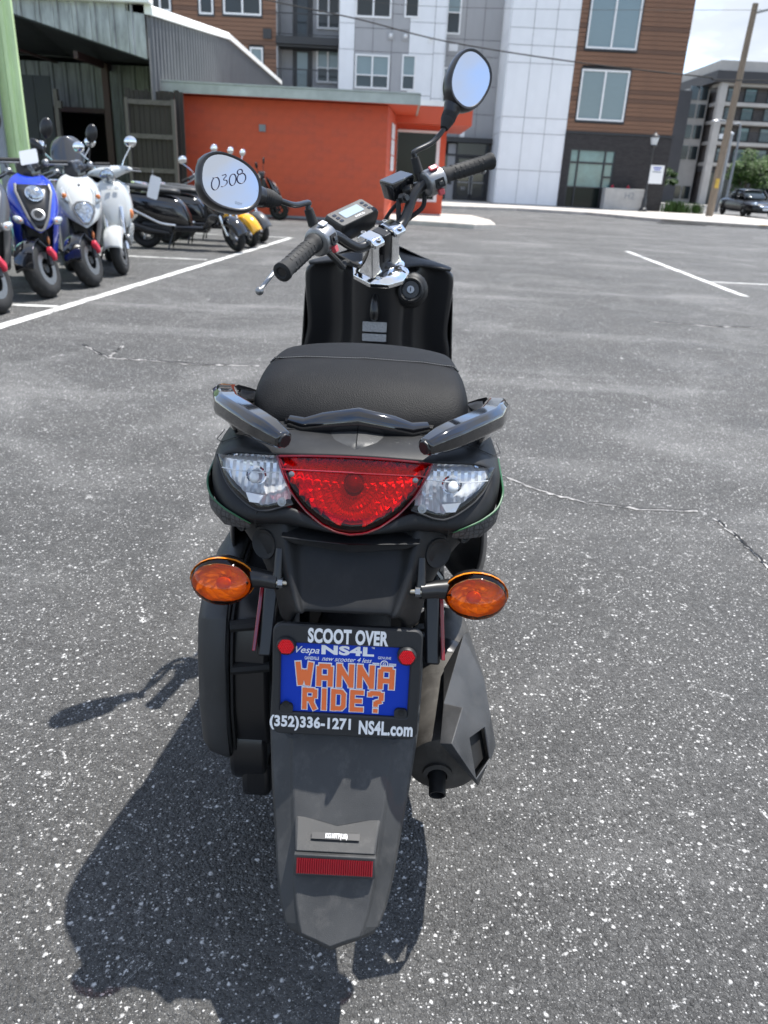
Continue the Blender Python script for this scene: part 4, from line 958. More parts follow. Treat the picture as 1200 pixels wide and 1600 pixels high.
for i in range(nr):
    for k in range(na):
        q = [pts[i][k], pts[i][(k + 1) % na], pts[i + 1][(k + 1) % na], pts[i + 1][k]]
        if all(inred(p) for p in q):
            c_ = sum(q, Vector()) / 4 + Vector((0, -.0028, 0)); m.add(q + [c_], [(0, 1, 4), (1, 2, 4), (2, 3, 4), (3, 0, 4)])
part(m, 'light_bowl', 'red_reflector', lamp, smooth=False)
part(MB().ball((0, surfY(0, zc) + .012, zc), (.0125, .012, .0125), 18, 10), 'bulb', 'red_prism', lamp)
part(MB().grid(lens(-.097, .097, RTop, RBot, 20, 10, .024, 0)), 'light_backing', 'red_reflector', lamp)
m = MB()                                                             # raised rim and the band along the top
rim = [(x, surfY(x, RTop(x)) - .006, RTop(x)) for x in [(-.098 + .196 * i / 20) for i in range(21)]]
rim2 = [(x, surfY(x, RBot(x)) - .006, RBot(x)) for x in [(.098 - .196 * i / 28) for i in range(29)]]
m.tube(rim + rim2[1:-1] + [rim[0]], .0015, 6, caps=False); part(m, 'lens_rim', 'rim_red', lamp)
for sx in (-1, 1):
    part(MB().tube([(sx * x_, surfY(x_, .742) - .0145, .742) for x_ in (0.0, .03, .06, .09)], .0012, 5), 'lens_ridge', 'red_prism', lamp)
    scp = Vector((sx * .077, surfY(.077, .737) - .012, .737))
    part(MB().lathe([(.0036, 0), (.0036, .0012), (.0022, .002), (0, .0021)], scp, (0, -1, .2), 12), 'lens_screw', 'brushed_silver', lamp)
for sx in (-1, 1):
    CT = lambda x: interp(abs(x), [.073, .080, .088, .099, .142, .184], [.703, .716, .731, .7525, .7465, .7370])
    CB = lambda x: interp(abs(x), [.073, .090, .103, .116, .128, .140, .155, .168, .184], [.7025, .698, .694, .6925, .695, .6995, .706, .7145, .7365])
    cl = part(MB().grid(lens(sx * .0735, sx * .1838, CT, CB, 26, 14, -.003, .006)), 'reverse_light', 'clear_lens', smooth=True, ang=70)
    m = MB(); nx, nz_ = 22, 9; rws = []
    for j in range(nz_ + 1):
        r_ = []
        for i in range(nx + 1):
            x = lerp(.078, .179, i / nx); z = lerp(CT(x) - .003, CB(x) + .003, j / nz_)
            hollow = .030 * max(0, 1 - ((x - .122) / .05) ** 2) * max(0, 1 - ((z - .725) / .03) ** 2)
            r_.append(Vector((sx * x, surfY(x, z) + .006 + hollow * .7 + (.0022 if (i % 2) else 0) + (.004 if j < 2 else 0), z)))
        rws.append(r_)
    m.grid(rws); part(m, 'reflector_bowl', 'chrome_facet', cl, smooth=False)
    part(MB().ball((sx * .124, .905, .727), (.0085, .015, .0085), 16, 10), 'bulb', 'bulb_glass', cl)
    part(MB().lathe([(.010, 0), (.013, -.006), (.011, -.008), (.009, 0)], (sx * .124, .915, .727), (0, 1, 0), 18, closed=True), 'bulb_ring', 'chrome', cl)
    m = MB(); m.loft([[(sx * .112, .893, .706), (sx * .136, .897, .708), (sx * .130, .889, .698), (sx * .118, .887, .698)], [(sx * .112, .90, .706), (sx * .136, .90, .708), (sx * .130, .90, .698), (sx * .118, .90, .698)]])
    part(m, 'reflector_step', 'chrome_facet', cl, smooth=False)
    scp = Vector((sx * .087, surfY(.087, .707) - .010, .707))
    part(MB().lathe([(.0056, 0), (.0056, .0012), (.0042, .0012), (.0038, .003), (.0022, .0032), (.0018, .002), (0, .002)], scp, (0, -1, .3), 14), 'lens_screw', 'brushed_silver', cl)
    edge = [(sx * x, surfY(x, CB(x)) - .004, CB(x) + .001) for x in [.0735 + .11 * i / 24 for i in range(25)]]
    part(MB().tube(edge, .0011, 6), 'lens_rim', 'dark_grey_plastic', cl)
    m = MB().tube([(sx * x_, surfY(x_, z_) - .0095, z_) for x_, z_ in ((.092, .7375), (.12, .7345), (.15, .7305), (.172, .7275))], .0008, 5); part(m, 'lens_ridge', 'bulb_glass', cl)

# ---- grab rail
rail = None
m = MB()
m.tube([(-.092, .998, .770), (-.070, .985, .769), (-.045, .983, .776), (0, .978, .785), (.045, .983, .776), (.070, .985, .769), (.092, .998, .770)], [.012, .0145, .0165, .0175, .0165, .0145, .012], 10, flat=(.75, 1.0))
m.loft([[(-.10, 1.0, .772), (0, .985, .786), (.10, 1.0, .772), (.12, 1.12, .785), (0, 1.12, .79), (-.12, 1.12, .785)], [(-.10, 1.0, .764), (0, .985, .772), (.10, 1.0, .764), (.12, 1.12, .775), (0, 1.12, .778), (-.12, 1.12, .775)]])
rail = part(m, 'grab_rail', 'gloss_black', ang=50)
for sx in (-1, 1):
    m = MB()
    pth = [(.174, 1.26, .728), (.186, 1.15, .765), (.191, 1.08, .785), (.1885, 1.035, .792), (.174, .992, .791), (.147, .958, .789), (.122, .928, .7865), (.107, .912, .785), (.086, .892, .7805)]
    rad = [.013, .015, .0170, .0180, .0185, .0185, .0185, .0170, .0115]
    rings = []
    P = [Vector(p) for p in pth]
    for i, p in enumerate(P):
        t = (P[min(i + 1, len(P) - 1)] - P[max(0, i - 1)]).normalized(); u = t.cross(Vector((0, 0, 1))).normalized(); w_ = u.cross(t)
        rings.append([Vector((sx * q.x, q.y, q.z)) for q in [p + (u * a + w_ * b) * rad[i] for a, b in ((1.0, -.55), (1.05, .35), (.62, .86), (-.55, .92), (-1.0, .50), (-1.05, -.45), (-.55, -.85), (.5, -.85))]])
    m.loft(rings); part(m, 'grab_handle', 'gloss_black', rail, bevel=.0025, seg=2, ang=24)
    e = Vector((sx * .0865, .8925, .7806)); t = Vector((sx * -.020, -.019, -.004)).normalized()
    part(MB().lathe([(.0098, -.001), (.0092, .0032), (0, .0033)], e, t, 8), 'end_cap', 'satin_black', rail, bevel=.001)
    m = MB(); ro = []                                                  # wing below the handle
    for a_, b_ in (((.165, .968, .786), (.158, .965, .760)), ((.186, 1.0, .790), (.168, .985, .756)), ((.200, 1.05, .788), (.186, 1.04, .752)), ((.200, 1.12, .770), (.197, 1.12, .745))):
        ro.append([(sx * a_[0], a_[1], a_[2]), (sx * (a_[0] * .55 + b_[0] * .45 + .003), lerp(a_[1], b_[1], .45), lerp(a_[2], b_[2], .45)), (sx * b_[0], b_[1], b_[2])])
    m.grid(ro); part(m, 'rail_bracket', 'gloss_black', rail, sub=1, solid=.004)

# ---- seat
prof = [(1.010, .768, .118), (1.014, .778, .132), (1.030, .795, .146), (1.058, .815, .152), (1.090, .8245, .151), (1.118, .8310, .149), (1.135, .8335, .146), (1.155, .8365, .145), (1.20, .838, .143), (1.28, .833, .136), (1.40, .795, .122), (1.50, .758, .112), (1.62, .745, .110), (1.74, .735, .085)]
rws = []
for y, zt, w in prof:
    zb = min(.758, zt - .055)
    h = zt - zb; k1, k2 = (.95, 1.0) if y < 1.15 else (.83, .955)
    rws.append([(-w + .006, y + .004, zb - .004), (-w - .001, y + .002, zb + .12 * h), (-w - .002, y, zb + .45 * h), (-w * .985, y, zb + .78 * h), (-w * .90, y, zb + k1 * h), (-w * .6, y - .006, zb + k2 * h), (0, y - .010, zb + 1.02 * h),
                (w * .6, y - .006, zb + k2 * h), (w * .90, y, zb + k1 * h), (w * .985, y, zb + .78 * h), (w + .002, y, zb + .45 * h), (w + .001, y + .002, zb + .12 * h), (w - .006, y + .004, zb - .004)])
seat_mb = MB().grid(rws)
seat = part(seat_mb, 'seat', 'seat_vinyl', sub=2)
sbv = BVHTree.FromPolygons([Vector(v) for v in seat_mb.v], seat_mb.f)
m = MB(); sm = MB(); pr = None; Npt = 74
line = []
for i in range(Npt + 1):
    x = lerp(-.140, .140, i / Npt); y = 1.128 + .012 * (1 - abs(x / .14)) * 0 + .03 * max(0, abs(x) / .14 - .86); l, nn, _, _ = sbv.ray_cast(Vector((x, y, 1.2)), Vector((0, 0, -1)))
    if l: line.append(l)
for i in range(0, len(line) - 1):
    a, b = line[i], line[i + 1]; sm.tube([a + (b - a) * .15 + Vector((0, -.003, .0006)), a + (b - a) * .75 + Vector((0, -.003, .0006))], .00055, 5)
part(sm, 'stitching', 'thread', seat)
part(MB().tube([p + Vector((0, .0015, -.0005)) for p in line], .0016, 6), 'seam', 'seat_vinyl', seat)

# ---- turn signals
def signal(sx, c):
    c = Vector(c)
    m = MB(); N = 22
    def egg(a, b, k=1.0):             # a around, b front/back: amber part is the rear half
        return None
    rings = []
    for i in range(11):
        t = i / 10 * math.pi / 2
        rings.append([c + Vector((.0405 * math.cos(t) * math.cos(2 * math.pi * k / N), -.030 * math.sin(t), .0300 * math.cos(t) * math.sin(2 * math.pi * k / N) - .006 * math.sin(t))) for k in range(N)])
    root = MB(); root.loft(rings, cap0=False, cap1=True)
    ob = part(root, 'turn_signal', 'amber_lens', ang=70)
    back = []
    for i in range(9):
        t = i / 8 * math.pi / 2
        back.append([c + Vector((.0410 * math.cos(t) * math.cos(2 * math.pi * k / N), .030 * math.sin(t) + .0002, .0305 * math.cos(t) * math.sin(2 * math.pi * k / N) + .004 * math.sin(t))) for k in range(N)])
    part(MB().loft(back, cap0=False), 'signal_housing', 'satin_black', ob)
    m = MB(); nr, na = 7, 26; P = [[None] * na for _ in range(nr + 1)]
    for i in range(nr + 1):
        for k in range(na):
            f = .12 + .80 * i / nr; a = 2 * math.pi * k / na
            P[i][k] = c + Vector((.0405 * f * math.cos(a), -.002 + .004 * (1 - f) - random.uniform(0, .0035) - .006 * f, .030 * f * math.sin(a)))
    m.grid(P, cu=True); part(m, 'signal_reflector', 'amber_facet', ob, smooth=False)
    part(MB().ball(c + Vector((sx * -.004, -.012, .002)), (.010, .009, .0085), 14, 8), 'signal_bulb', 'bulb_amber', ob)
    part(MB().lathe([(.0405, 0), (.042, -.0012), (.0415, .003), (.0395, .002)], (0, 0, 0), (0, 1, 0), N, closed=True), 'signal_rim', 'bulb_amber', ob).location = (0, 0, 0)
    ob.children[-1].data.transform(Matrix.Translation((c.x - OFF[0], c.y - OFF[1], c.z - OFF[2])) @ Matrix.Diagonal((1, 1, .742, 1)) @ Matrix.Translation((OFF[0], OFF[1], OFF[2])))
    m = MB().tube([c + Vector((sx * -.034, .006, .002)), c + Vector((sx * -.052, .002, .003)), c + Vector((sx * -.072, -.004, .003))], [.014, .0115, .0105], 14); part(m, 'signal_stalk', 'satin_black', ob)
    q = c + Vector((sx * -.068, -.008, .004))
    m = MB(); m.tube([q + Vector((sx * -.004, .016, .040)), q + Vector((sx * -.003, .004, .014)), q + Vector((sx * -.002, .000, -.006))], [.0045, .0055, .009], 8, flat=(1, .45)); part(m, 'signal_bracket', 'satin_black', ob)
    part(MB().lathe([(.0068, 0), (.0068, .006)], q + Vector((sx * -.004, 0, 0)), (-sx, 0, 0), 6), 'nut', 'brushed_silver', ob)
    part(MB().lathe([(.0032, 0), (.0032, .021), (.0022, .023)], q, (-sx, 0, 0), 10), 'bolt', 'zinc', ob)
    return ob
signal(-1, (-.1615, .862, .600)); signal(1, (.1625, .862, .597))

# ---- red side reflectors on dark strips
for sx in (-1, 1):
    a, b = Vector((sx * .124, .96, .545)), Vector((sx * .131, .915, .458))
    st = part(MB().loft([[p + Vector((dx * sx, dy, 0)) for dx, dy in ((-.022, 0), (0.0, 0), (0.0, .03), (-.022, .03))] for p in (a + Vector((0, 0, .01)), b - Vector((0, 0, .010)))]), 'reflector_strip', 'satin_black', bevel=.004)
    part(MB().loft([[p + Vector((sx * dx, dy, 0)) for dx, dy in ((.0005, -.001), (.0060, -.001), (.0060, .025), (.0005, .025))] for p in (a, b)]), 'side_reflector', 'red_prism', st, bevel=.001)

# ---- left side: air box, belt case
m = MB()
def rbox(x0, x1, ys, zs, r=.03, n=5):
    out = []
    for x, k in ((x0, 1), (x1, 1)): out.append([(x, p[0], p[1]) for p in rrect(ys[0], ys[1], zs[0], zs[1], r, n)])
    return out
shape = [(.955, .485), (1.0, .520), (1.12, .535), (1.26, .52), (1.30, .44), (1.30, .30), (1.24, .215), (1.10, .200), (.98, .205), (.940, .245), (.930, .33), (.938, .42)]
cx_, cz_ = 1.11, .36
def sc(s_, x): return [(x, cx_ + (y - cx_) * s_, cz_ + (z - cz_) * s_) for y, z in shape]
airbox = part(MB().loft([sc(.90, -.120), sc(.90, -.178)]), 'air_box', 'satin_black', bevel=.008, ang=50)
part(MB().loft([sc(.985, -.1775), sc(1.0, -.182), sc(1.0, -.192), sc(.97, -.212), sc(.88, -.227), sc(.6, -.232)]), 'air_box_cover', 'dark_grey_plastic', airbox, bevel=.004, ang=50)
part(MB().loft([sc(.955, -.172), sc(.955, -.1755)]), 'air_box_seal', 'shade_black', airbox)
for yy, zz in ((.945, .40), (.952, .47)):
    part(MB().tube([(-.176, yy + .005, zz), (-.120, yy + .015, zz + .002)], .009, 8), 'box_lug', 'shade_black', airbox)
part(MB().loft([[(x, p[0], p[1]) for p in rrect(.95, 1.60, .16, .30, .06, 6)] for x in (-.125, -.185)]), 'belt_case', 'satin_black', bevel=.008, ang=50)
part(MB().loft([[(-.168, .955, z), (-.120, .955, z), (-.120, 1.05, z), (-.168, 1.05, z)] for z in (.148, .165, .215)]), 'drain_box', 'satin_black', bevel=.01)
# ---- engine block and rear shock
part(MB().bx(-.10, .10, 1.15, 1.55, .22, .46), 'engine', 'satin_black', bevel=.02)
for sx in (-1, 1):
    c = MB()
    for i in range(60):
        pass
    hel = [(sx * .125 + .022 * math.cos(i * .6), 1.10 + .14 * i / 60 + .0, .36 + .25 * i / 60 + .022 * math.sin(i * .6)) for i in range(61)]
    part(c.tube(hel, .005, 6), 'rear_shock', 'brushed_silver')
# ---- right side: muffler with heat shield
md = Vector((0.02, 1, .13)).normalized()
end = Vector((.147, .895, .284))
muf = part(MB().lathe([(.0, -.001), (.044, 0), (.053, .004), (.056, .012), (.058, .05), (.058, .27), (.05, .32), (.02, .36)], end, md, 36), 'muffler', 'muffler_steel')
part(MB().lathe([(.011, .02), (.012, .02), (.0125, 0), (.0125, -.034), (.0102, -.034), (.0102, .01)], end + Vector((-.008, 0, -.012)), (md + Vector((0, .0, .28))).normalized(), 22, closed=True), 'exhaust_tip', 'matte_black', muf)
part(MB().lathe([(.0102, -.02), (0, -.02)], end + Vector((-.008, 0, -.012)), (md + Vector((0, .0, .28))).normalized(), 16), 'tip_bore', 'shade_black', muf)
part(MB().lathe([(.022, -.004), (.022, .004), (.015, .004), (.015, -.006)], end + Vector((-.008, 0, -.012)), md, 22, closed=True), 'tip_collar', 'muffler_steel', muf)
# shield: faceted shell over the outer side of the barrel, with a slot low on its rear
V = dict(A=(.186, 1.12, .372), B=(.1464, .97, .3411), C=(.1383, .895, .327), D=(.2025, .900, .2469), E=(.2355, .97, .2658), F=(.2228, 1.07, .3158), G=(.1745, .955, .3480), H=(.1540, .882, .3388), I=(.2285, 1.02, .2930), K=(.1850, .920, .3200), L=(.2240, .935, .2677), N=(.1960, .884, .2720), J=(.2140, .965, .3060),
         A2=(.205, 1.20, .33), F2=(.232, 1.16, .27), E2=(.226, 1.06, .225), D2=(.200, .97, .222), B2=(.150, 1.05, .349))
ks = list(V); ix = {k: i for i, k in enumerate(ks)}
fcs = ('A F I J G B', 'B G H C', 'G J K H', 'C H N D', 'H K N', 'N L E D', 'J I E L', 'A A2 F2 F', 'F F2 E2 I', 'I E2 E', 'E E2 D2 D', 'A B B2', 'A B2 A2')
cv = Vector((.04, 0, 1.08))
for k in V: V[k] = tuple(cv + (Vector(V[k]) - cv) * (.945 if k in 'ABCDEFGHIJKLN' else .97))
m = MB().add([V[k] for k in ks], [tuple(ix[k] for k in f.split()) for f in fcs])
hs_ = part(m, 'heat_shield', 'shield_grey', muf, solid=.004, bevel=.005, seg=3, smooth=True, ang=25)
part(MB().add([Vector(V[k]) + Vector((-.006, .016, -.006)) for k in ('J', 'L', 'N', 'K')], [(0, 1, 2, 3)]), 'shield_slot', 'shade_black', hs_, smooth=False)
part(MB().lathe([(.0585, .0), (.0605, .004), (.0605, .03), (.0585, .034)], end + md * .19, md, 30, closed=True), 'muffler_band', 'satin_black', muf)

# ---- body sides, floor, step boards
for sx in (-1, 1):
    m = MB(); ro = []
    for y, x1, z1, x2, z2 in ((1.10, .190, .63, .195, .49), (1.16, .205, .615, .218, .46), (1.25, .208, .60, .222, .40), (1.40, .19, .55, .20, .36), (1.6, .165, .45, .17, .34)):
        ro.append([(sx * (x1 - .02), y, z1 + .01), (sx * x1, y, z1), (sx * lerp(x1, x2, .5) + sx * .008, y - .01, lerp(z1, z2, .5)), (sx * x2, y, z2), (sx * (x2 - .03), y + .01, z2 - .01)])
    part(MB().grid(ro), 'side_cover', 'satin_black', sub=2, solid=.004)
part(MB().loft([[(-.175, 1.45, .33), (.175, 1.45, .33), (.175, 1.45, .27), (-.175, 1.45, .27)], [(-.185, 1.92, .33), (.185, 1.92, .33), (.185, 1.92, .27), (-.185, 1.92, .27)]]), 'floorboard', 'satin_black', bevel=.015)
part(MB().tube([(-.05, 1.28, .26), (-.14, 1.22, .02), (-.17, 1.20, .011)], .011, 8), 'stand_leg', 'satin_black')
part(MB().tube([(.05, 1.28, .26), (.14, 1.22, .02), (.17, 1.20, .011)], .011, 8), 'stand_leg', 'satin_black')

# ---- leg shield
Y0 = 1.90
ro = []
zs = [(.905, .060, .055), (.895, .115, .10), (.882, .176, .15), (.862, .184, .16), (.80, .181, .155), (.74, .176, .15), (.705, .182, .155), (.66, .197, .17), (.55, .20, .175), (.40, .20, .175), (.30, .19, .17)]
for z, w, w2 in zs:
    yb = 1.955 - (z - .7) * .12 if z > .45 else 1.985
    ro.append([(-w, yb + .02, z), (-w * .985, yb, z), (-w * .8, yb + .012, z), (-w * .55, yb + .016, z), (-w * .44, yb - .004, z), (-w * .37, yb - .050, z), (-w * .28, yb - .074, z), (0, yb - .080, z), (w * .28, yb - .074, z), (w * .37, yb - .050, z), (w * .44, yb - .004, z), (w * .55, yb + .016, z), (w * .8, yb + .012, z), (w * .985, yb, z), (w, yb + .02, z)])
shield = part(MB().grid(ro), 'leg_shield', 'satin_black', sub=2, solid=.004)
m = MB(); rr_ = []                                                     # outer shell: front apron
for z, w, yf in ((.93, .045, 2.02), (.905, .11, 2.05), (.88, .178, 2.02), (.80, .186, 2.08), (.70, .19, 2.14), (.60, .20, 2.13), (.45, .203, 2.05), (.30, .195, 2.0)):
    rr_.append([(-w, 1.965, z), (-w * .9, lerp(1.97, yf, .5), z), (-w * .5, lerp(1.97, yf, .9), z), (0, yf + .02, z), (w * .5, lerp(1.97, yf, .9), z), (w * .9, lerp(1.97, yf, .5), z), (w, 1.965, z)])
part(MB().grid(rr_), 'front_apron', 'gloss_black', sub=2, solid=.003)
m = MB()                                                               # top cover of the shield round the steering column
m.grid([[(-.178, 1.935, .880), (-.10, 1.925, .897), (-.055, 1.862, .892), (0, 1.842, .878), (.055, 1.862, .892), (.10, 1.925, .897), (.178, 1.935, .880)],
        [(-.176, 1.965, .889), (-.10, 1.955, .909), (-.05, 1.93, .912), (0, 1.93, .912), (.05, 1.93, .912), (.10, 1.955, .909), (.176, 1.965, .889)],
        [(-.12, 2.02, .895), (-.07, 2.03, .915), (-.03, 2.02, .93), (0, 2.02, .93), (.03, 2.02, .93), (.07, 2.03, .915), (.12, 2.02, .895)]])
part(m, 'shield_top', 'matte_black', shield, sub=2, solid=.006)
m = MB().ball((.078, 1.885, .838), (.040, .028, .042), 20, 12); part(m, 'lock_housing', 'matte_black', shield)
kd = Vector((-.05, -1, .28)).normalized(); kc = Vector((.076, 1.858, .842))
part(MB().lathe([(.030, -.01), (.030, .004), (.026, .008), (.022, .006), (.0205, .002), (.0, .002)], kc, kd, 30), 'lock_ring', 'matte_black', shield)
part(MB().lathe([(.0195, 0), (.0195, .005), (.012, .0062), (.010, .0055), (0, .0055)], kc, kd, 28), 'ignition_lock', 'dark_grey_plastic', shield)
part(MB().lathe([(.0085, 0), (.0085, .0085), (0, .009)], kc, kd, 20), 'key_barrel', 'brushed_silver', shield)
kx = Vector((1, 0, 0)); ky = kd.cross(kx)
m = MB(); m.box((0, 0, 0), (.0018, .009, .002)); KM = frame(kc + kd * .0095, (1, .2, 0), (0, .2, 1)); m.v = [tuple(KM @ Vector(p)) for p in m.v]; part(m, 'keyhole', 'shade_black', shield, smooth=False)
hk = Vector((-.007, 1.866, .800))
m = MB().tube([hk + Vector((0, .0, .024)), hk + Vector((0, -.018, .012)), hk + Vector((0, -.024, -.012)), hk + Vector((0, -.016, -.024)), hk + Vector((0, .002, -.022))], [.006, .009, .011, .009, .006], 10, smooth=4); part(m, 'bag_hook', 'satin_black', shield)
for z0, h_ in ((.7515, .024), (.726, .018)):
    m = MB().prism(rrect(-.031, .027, -h_ / 2, h_ / 2, .002, 2), frame((-.003, 1.8645, z0), (1, 0, 0), (0, -.12, 1)), .0015); part(m, 'info_label', 'grey_label', shield, smooth=False)

# ---- steering: turned to the left about a raked axis
TH = 0.887; SC = Vector((.0026, 1.84, .958)); AX = Vector((0, -math.sin(R(25)), math.cos(R(25))))
RQ = Matrix.Rotation(TH, 3, AX)
def hb(u, v, w): return SC + RQ @ Vector((u, v, w))
def hbd(u, v, w): return RQ @ Vector((u, v, w))
m = MB(); bar_pts = [(-.344, -.073, .051), (-.209, -.029, .062), (-.165, -.012, .062), (-.130, -.004, .048), (-.095, .0, .016), (-.065, .0, .0), (0, 0, 0), (.065, 0, .0), (.095, .0, .016), (.130, -.004, .048), (.165, -.012, .062), (.209, -.029, .062), (.344, -.073, .051)]
m.tube([hb(*p) for p in bar_pts], .0115, 14, smooth=6); bars = part(m, 'handlebar', 'satin_black')
# chrome stem and clamps
base = hb(0, -.004, -.074)
bm_ = frame(SC - AX * .070, hbd(1, 0, 0), hbd(0, .906, .423))
m = MB(); oct_ = [(-.052, -.020), (-.030, -.048), (.0, -.058), (.030, -.048), (.052, -.020), (.052, .022), (.030, .045), (-.030, .045), (-.052, .022)]
rings = [[bm_ @ Vector((x * k, y * k, z)) for x, y in oct_] for k, z in ((1.0, -.030), (1.22, -.022), (1.22, -.012), (1.08, -.006), (.85, -.001))]
stem = part(m.loft(rings), 'stem_base', 'chrome', bars, bevel=.0015, ang=25)
for sx in (-1, 1):
    m = MB(); m.loft([[bm_ @ Vector((sx * .034 + x * k, y * k2 - .0, z)) for x, y in rrect(-.019, .019, -.024, .024, .006, 3)] for k, k2, z in ((1.0, 1.0, -.004), (.74, .72, .012), (.70, .64, .05), (.78, .66, .072))]); part(m, 'riser', 'chrome', bars, ang=40)
    cm = frame(hb(sx * .036, 0, 0), hbd(1, 0, 0), hbd(0, .906, .423))
    m = MB(); m.loft([[cm @ Vector((x, y * k, z)) for x, y in rrect(-.017, .017, -.029, .029, .005, 3)] for k, z in ((1, -.001), (1.0, .008), (.6, .0165))]); part(m, 'clamp', 'chrome', bars, bevel=.0015, ang=40)
    for sy in (-1, 1):
        part(MB().lathe([(.0062, 0), (.0062, .006), (.0035, .0062), (.003, .003), (0, .003)], cm @ Vector((0, sy * .022, .010)), AX, 12), 'clamp_bolt', 'brushed_silver', bars)
m = MB(); m.loft([[cm @ Vector((x - .036, y, z)) for x, y in rrect(-.012, .012, -.02, .02, .004, 3)] for z in (-.055, .012)]); part(m, 'centre_block', 'satin_black', bars, bevel=.002)
# dash
DM = frame(hb(.012, .088, .052), hbd(1, -.0, -.02), hbd(0, 1, .62))
m = MB(); ol = rrect(-.062, .062, -.030, .030, .006, 4)
m.loft([[DM @ Vector((x * k, y * k2, z)) for x, y in ol] for k, k2, z in ((.80, .75, -.045), (.93, .93, -.036), (1, 1, -.012), (1, 1, 0), (.95, .92, .006))])
dash = part(m, 'dash', 'satin_black', bars, ang=40)
part(MB().prism(rrect(-.058, .058, -.0265, .0265, .005, 4), DM @ Matrix.Translation((0, 0, .0058)), .001), 'dash_face', 'dark_grey_plastic', dash, smooth=False)
part(MB().prism(rrect(-.031, .031, -.010, .016, .003, 3), DM @ Matrix.Translation((0, 0, .0070)), .0008), 'dash_screen', 'lcd', dash, smooth=False)
for k in range(3):
    for sx in (-1, 1):
        part(MB().prism(rrect(sx * .046 - .005, sx * .046 + .005, -.015 + k * .012, -.007 + k * .012, .002, 2), DM @ Matrix.Translation((0, 0, .0070)), .0008), 'dash_lamp', 'gloss_black', dash, smooth=False)
part(MB().text('KYMCO', .0085, DM @ Matrix.Translation((0.006, -.019, .0074)), off=.01), 'dash_lettering', 'white_print', dash, smooth=False)
# grips, switches, levers
for sx in (-1, 1):
    a, b = hb(sx * .214, -.030, .062), hb(sx * .344, -.073, .051); d = (b - a).normalized()
    L = (b - a).length
    g = part(MB().lathe([(.0125, -.004), (.0195, -.004), (.0195, .006), (.0165, .010), (.0165, .02), (.0172, L * .5), (.0165, L - .012), (.0192, L - .008), (.0192, L), (.0165, L + .002), (.0115, L + .003), (.009, L + .001), (.0075, L - .004), (0, L - .004)], a, d, 26), 'grip', 'rubber', bars)
    m = MB(); u_ = d.cross(Vector((0, 0, 1))).normalized(); w_ = u_.cross(d)
    for k in range(7):
        for an in range(0, 360, 40):
            c = a + d * (.024 + k * .013 + (.006 if (an // 40) % 2 else 0)); e = u_ * math.cos(R(an)) + w_ * math.sin(R(an))
            t = e.cross(d); vs = []
            for q1, q2 in ((-.0022, -.0035), (.0022, -.0035), (.0022, .0035), (-.0022, .0035)): vs.append(c + d * q1 + t * q2 + e * .0162)
            for q1, q2 in ((-.0014, -.0028), (.0014, -.0028), (.0014, .0028), (-.0014, .0028)): vs.append(c + d * q1 + t * q2 + e * .0175)
            m.add(vs, [(0, 1, 5, 4), (1, 2, 6, 5), (2, 3, 7, 6), (3, 0, 4, 7), (4, 5, 6, 7)])
    tag(part(m, 'grip_nubs', 'rubber', g, smooth=False), kind='stuff')
    # switch housing
    c0 = hb(sx * .186, -.020, .062); sd = (hb(sx * .214, -.030, .062) - hb(sx * .16, -.012, .062)).normalized()
    rider = hbd(0, -1, .0); rider = (rider - sd * rider.dot(sd)).normalized(); upv = sd.cross(rider) * (1 if sd.cross(rider).z > 0 else -1)
    rings = []
    for t_, k in ((-.024, .72), (-.022, .92), (-.012, 1.0), (.012, 1.0), (.021, .93), (.024, .72)):
        ring_ = []
        for q in range(20):
            an = 2 * math.pi * q / 20; rx = .0285 * (1.12 if math.cos(an) > .3 else 1.0); rz = .0275 if math.sin(an) > 0 else .033
            ring_.append(c0 + sd * t_ + (rider * math.cos(an) * rx + upv * math.sin(an) * rz) * k)
        rings.append(ring_)
    sw = part(MB().loft(rings), 'switch_housing', 'brushed_silver', bars, bevel=.002, ang=45)
    SM = frame(c0 + rider * .0305 + upv * -.004, sd * (1 if sx > 0 else -1), upv)
    SM = frame(c0 + rider * .030 + upv * -.006, rider.cross(upv) * -1 if False else upv.cross(rider), upv)
    part(MB().prism(rrect(-.012, .012, -.010, .010, .002, 2), SM, .0035), 'switch_recess', 'shade_black', sw, smooth=False)
    part(MB().prism(rrect(-.006, .006, -.004, .004, .0015, 2), SM @ Matrix.Translation((0, 0, .0035)), .004), 'switch_slider', 'satin_black', sw, bevel=.0008)
    SM2 = frame(c0 + rider * .016 + upv * .026, upv.cross(rider), upv * .6 - rider * .9)
    part(MB().prism(rrect(-.011, .011, -.007, .007, .002, 2), SM2, .004), 'switch_rocker', 'red_plastic' if sx > 0 else 'alloy', sw, bevel=.001)
    if sx > 0: part(MB().prism(rrect(-.007, .007, -.0045, .0045, .001, 2), SM2 @ Matrix.Translation((0, 0, .0041)), .0006), 'rocker_face', 'alloy', sw, smooth=False)
    SM3 = frame(c0 + rider * .022 + upv * -.026, upv.cross(rider), upv)
    part(MB().prism(rrect(-.007, .007, -.007, .007, .002, 2), SM3, .010), 'starter_button', 'red_plastic', sw, bevel=.0015)
    # lever in front of the grip
    fwd = hbd(0, 1, 0)
    p0 = hb(sx * .165, .018, .055); lv = [p0, hb(sx * .20, .038, .048), hb(sx * .28, .030, .036), hb(sx * .372, -.018, .026)]
    part(MB().tube(lv, [.008, .0075, .0062, .0055], 8, flat=(1.0, .8), smooth=6).ball(lv[-1], (.0085, .0085, .0085), 12, 8), 'brake_lever', 'brushed_silver', bars)
    part(MB().tube([hb(sx * .150, -.008, .058), hb(sx * .166, .02, .056), hb(sx * .18, .03, .052)], [.014, .012, .008], 10), 'lever_perch', 'satin_black', bars)
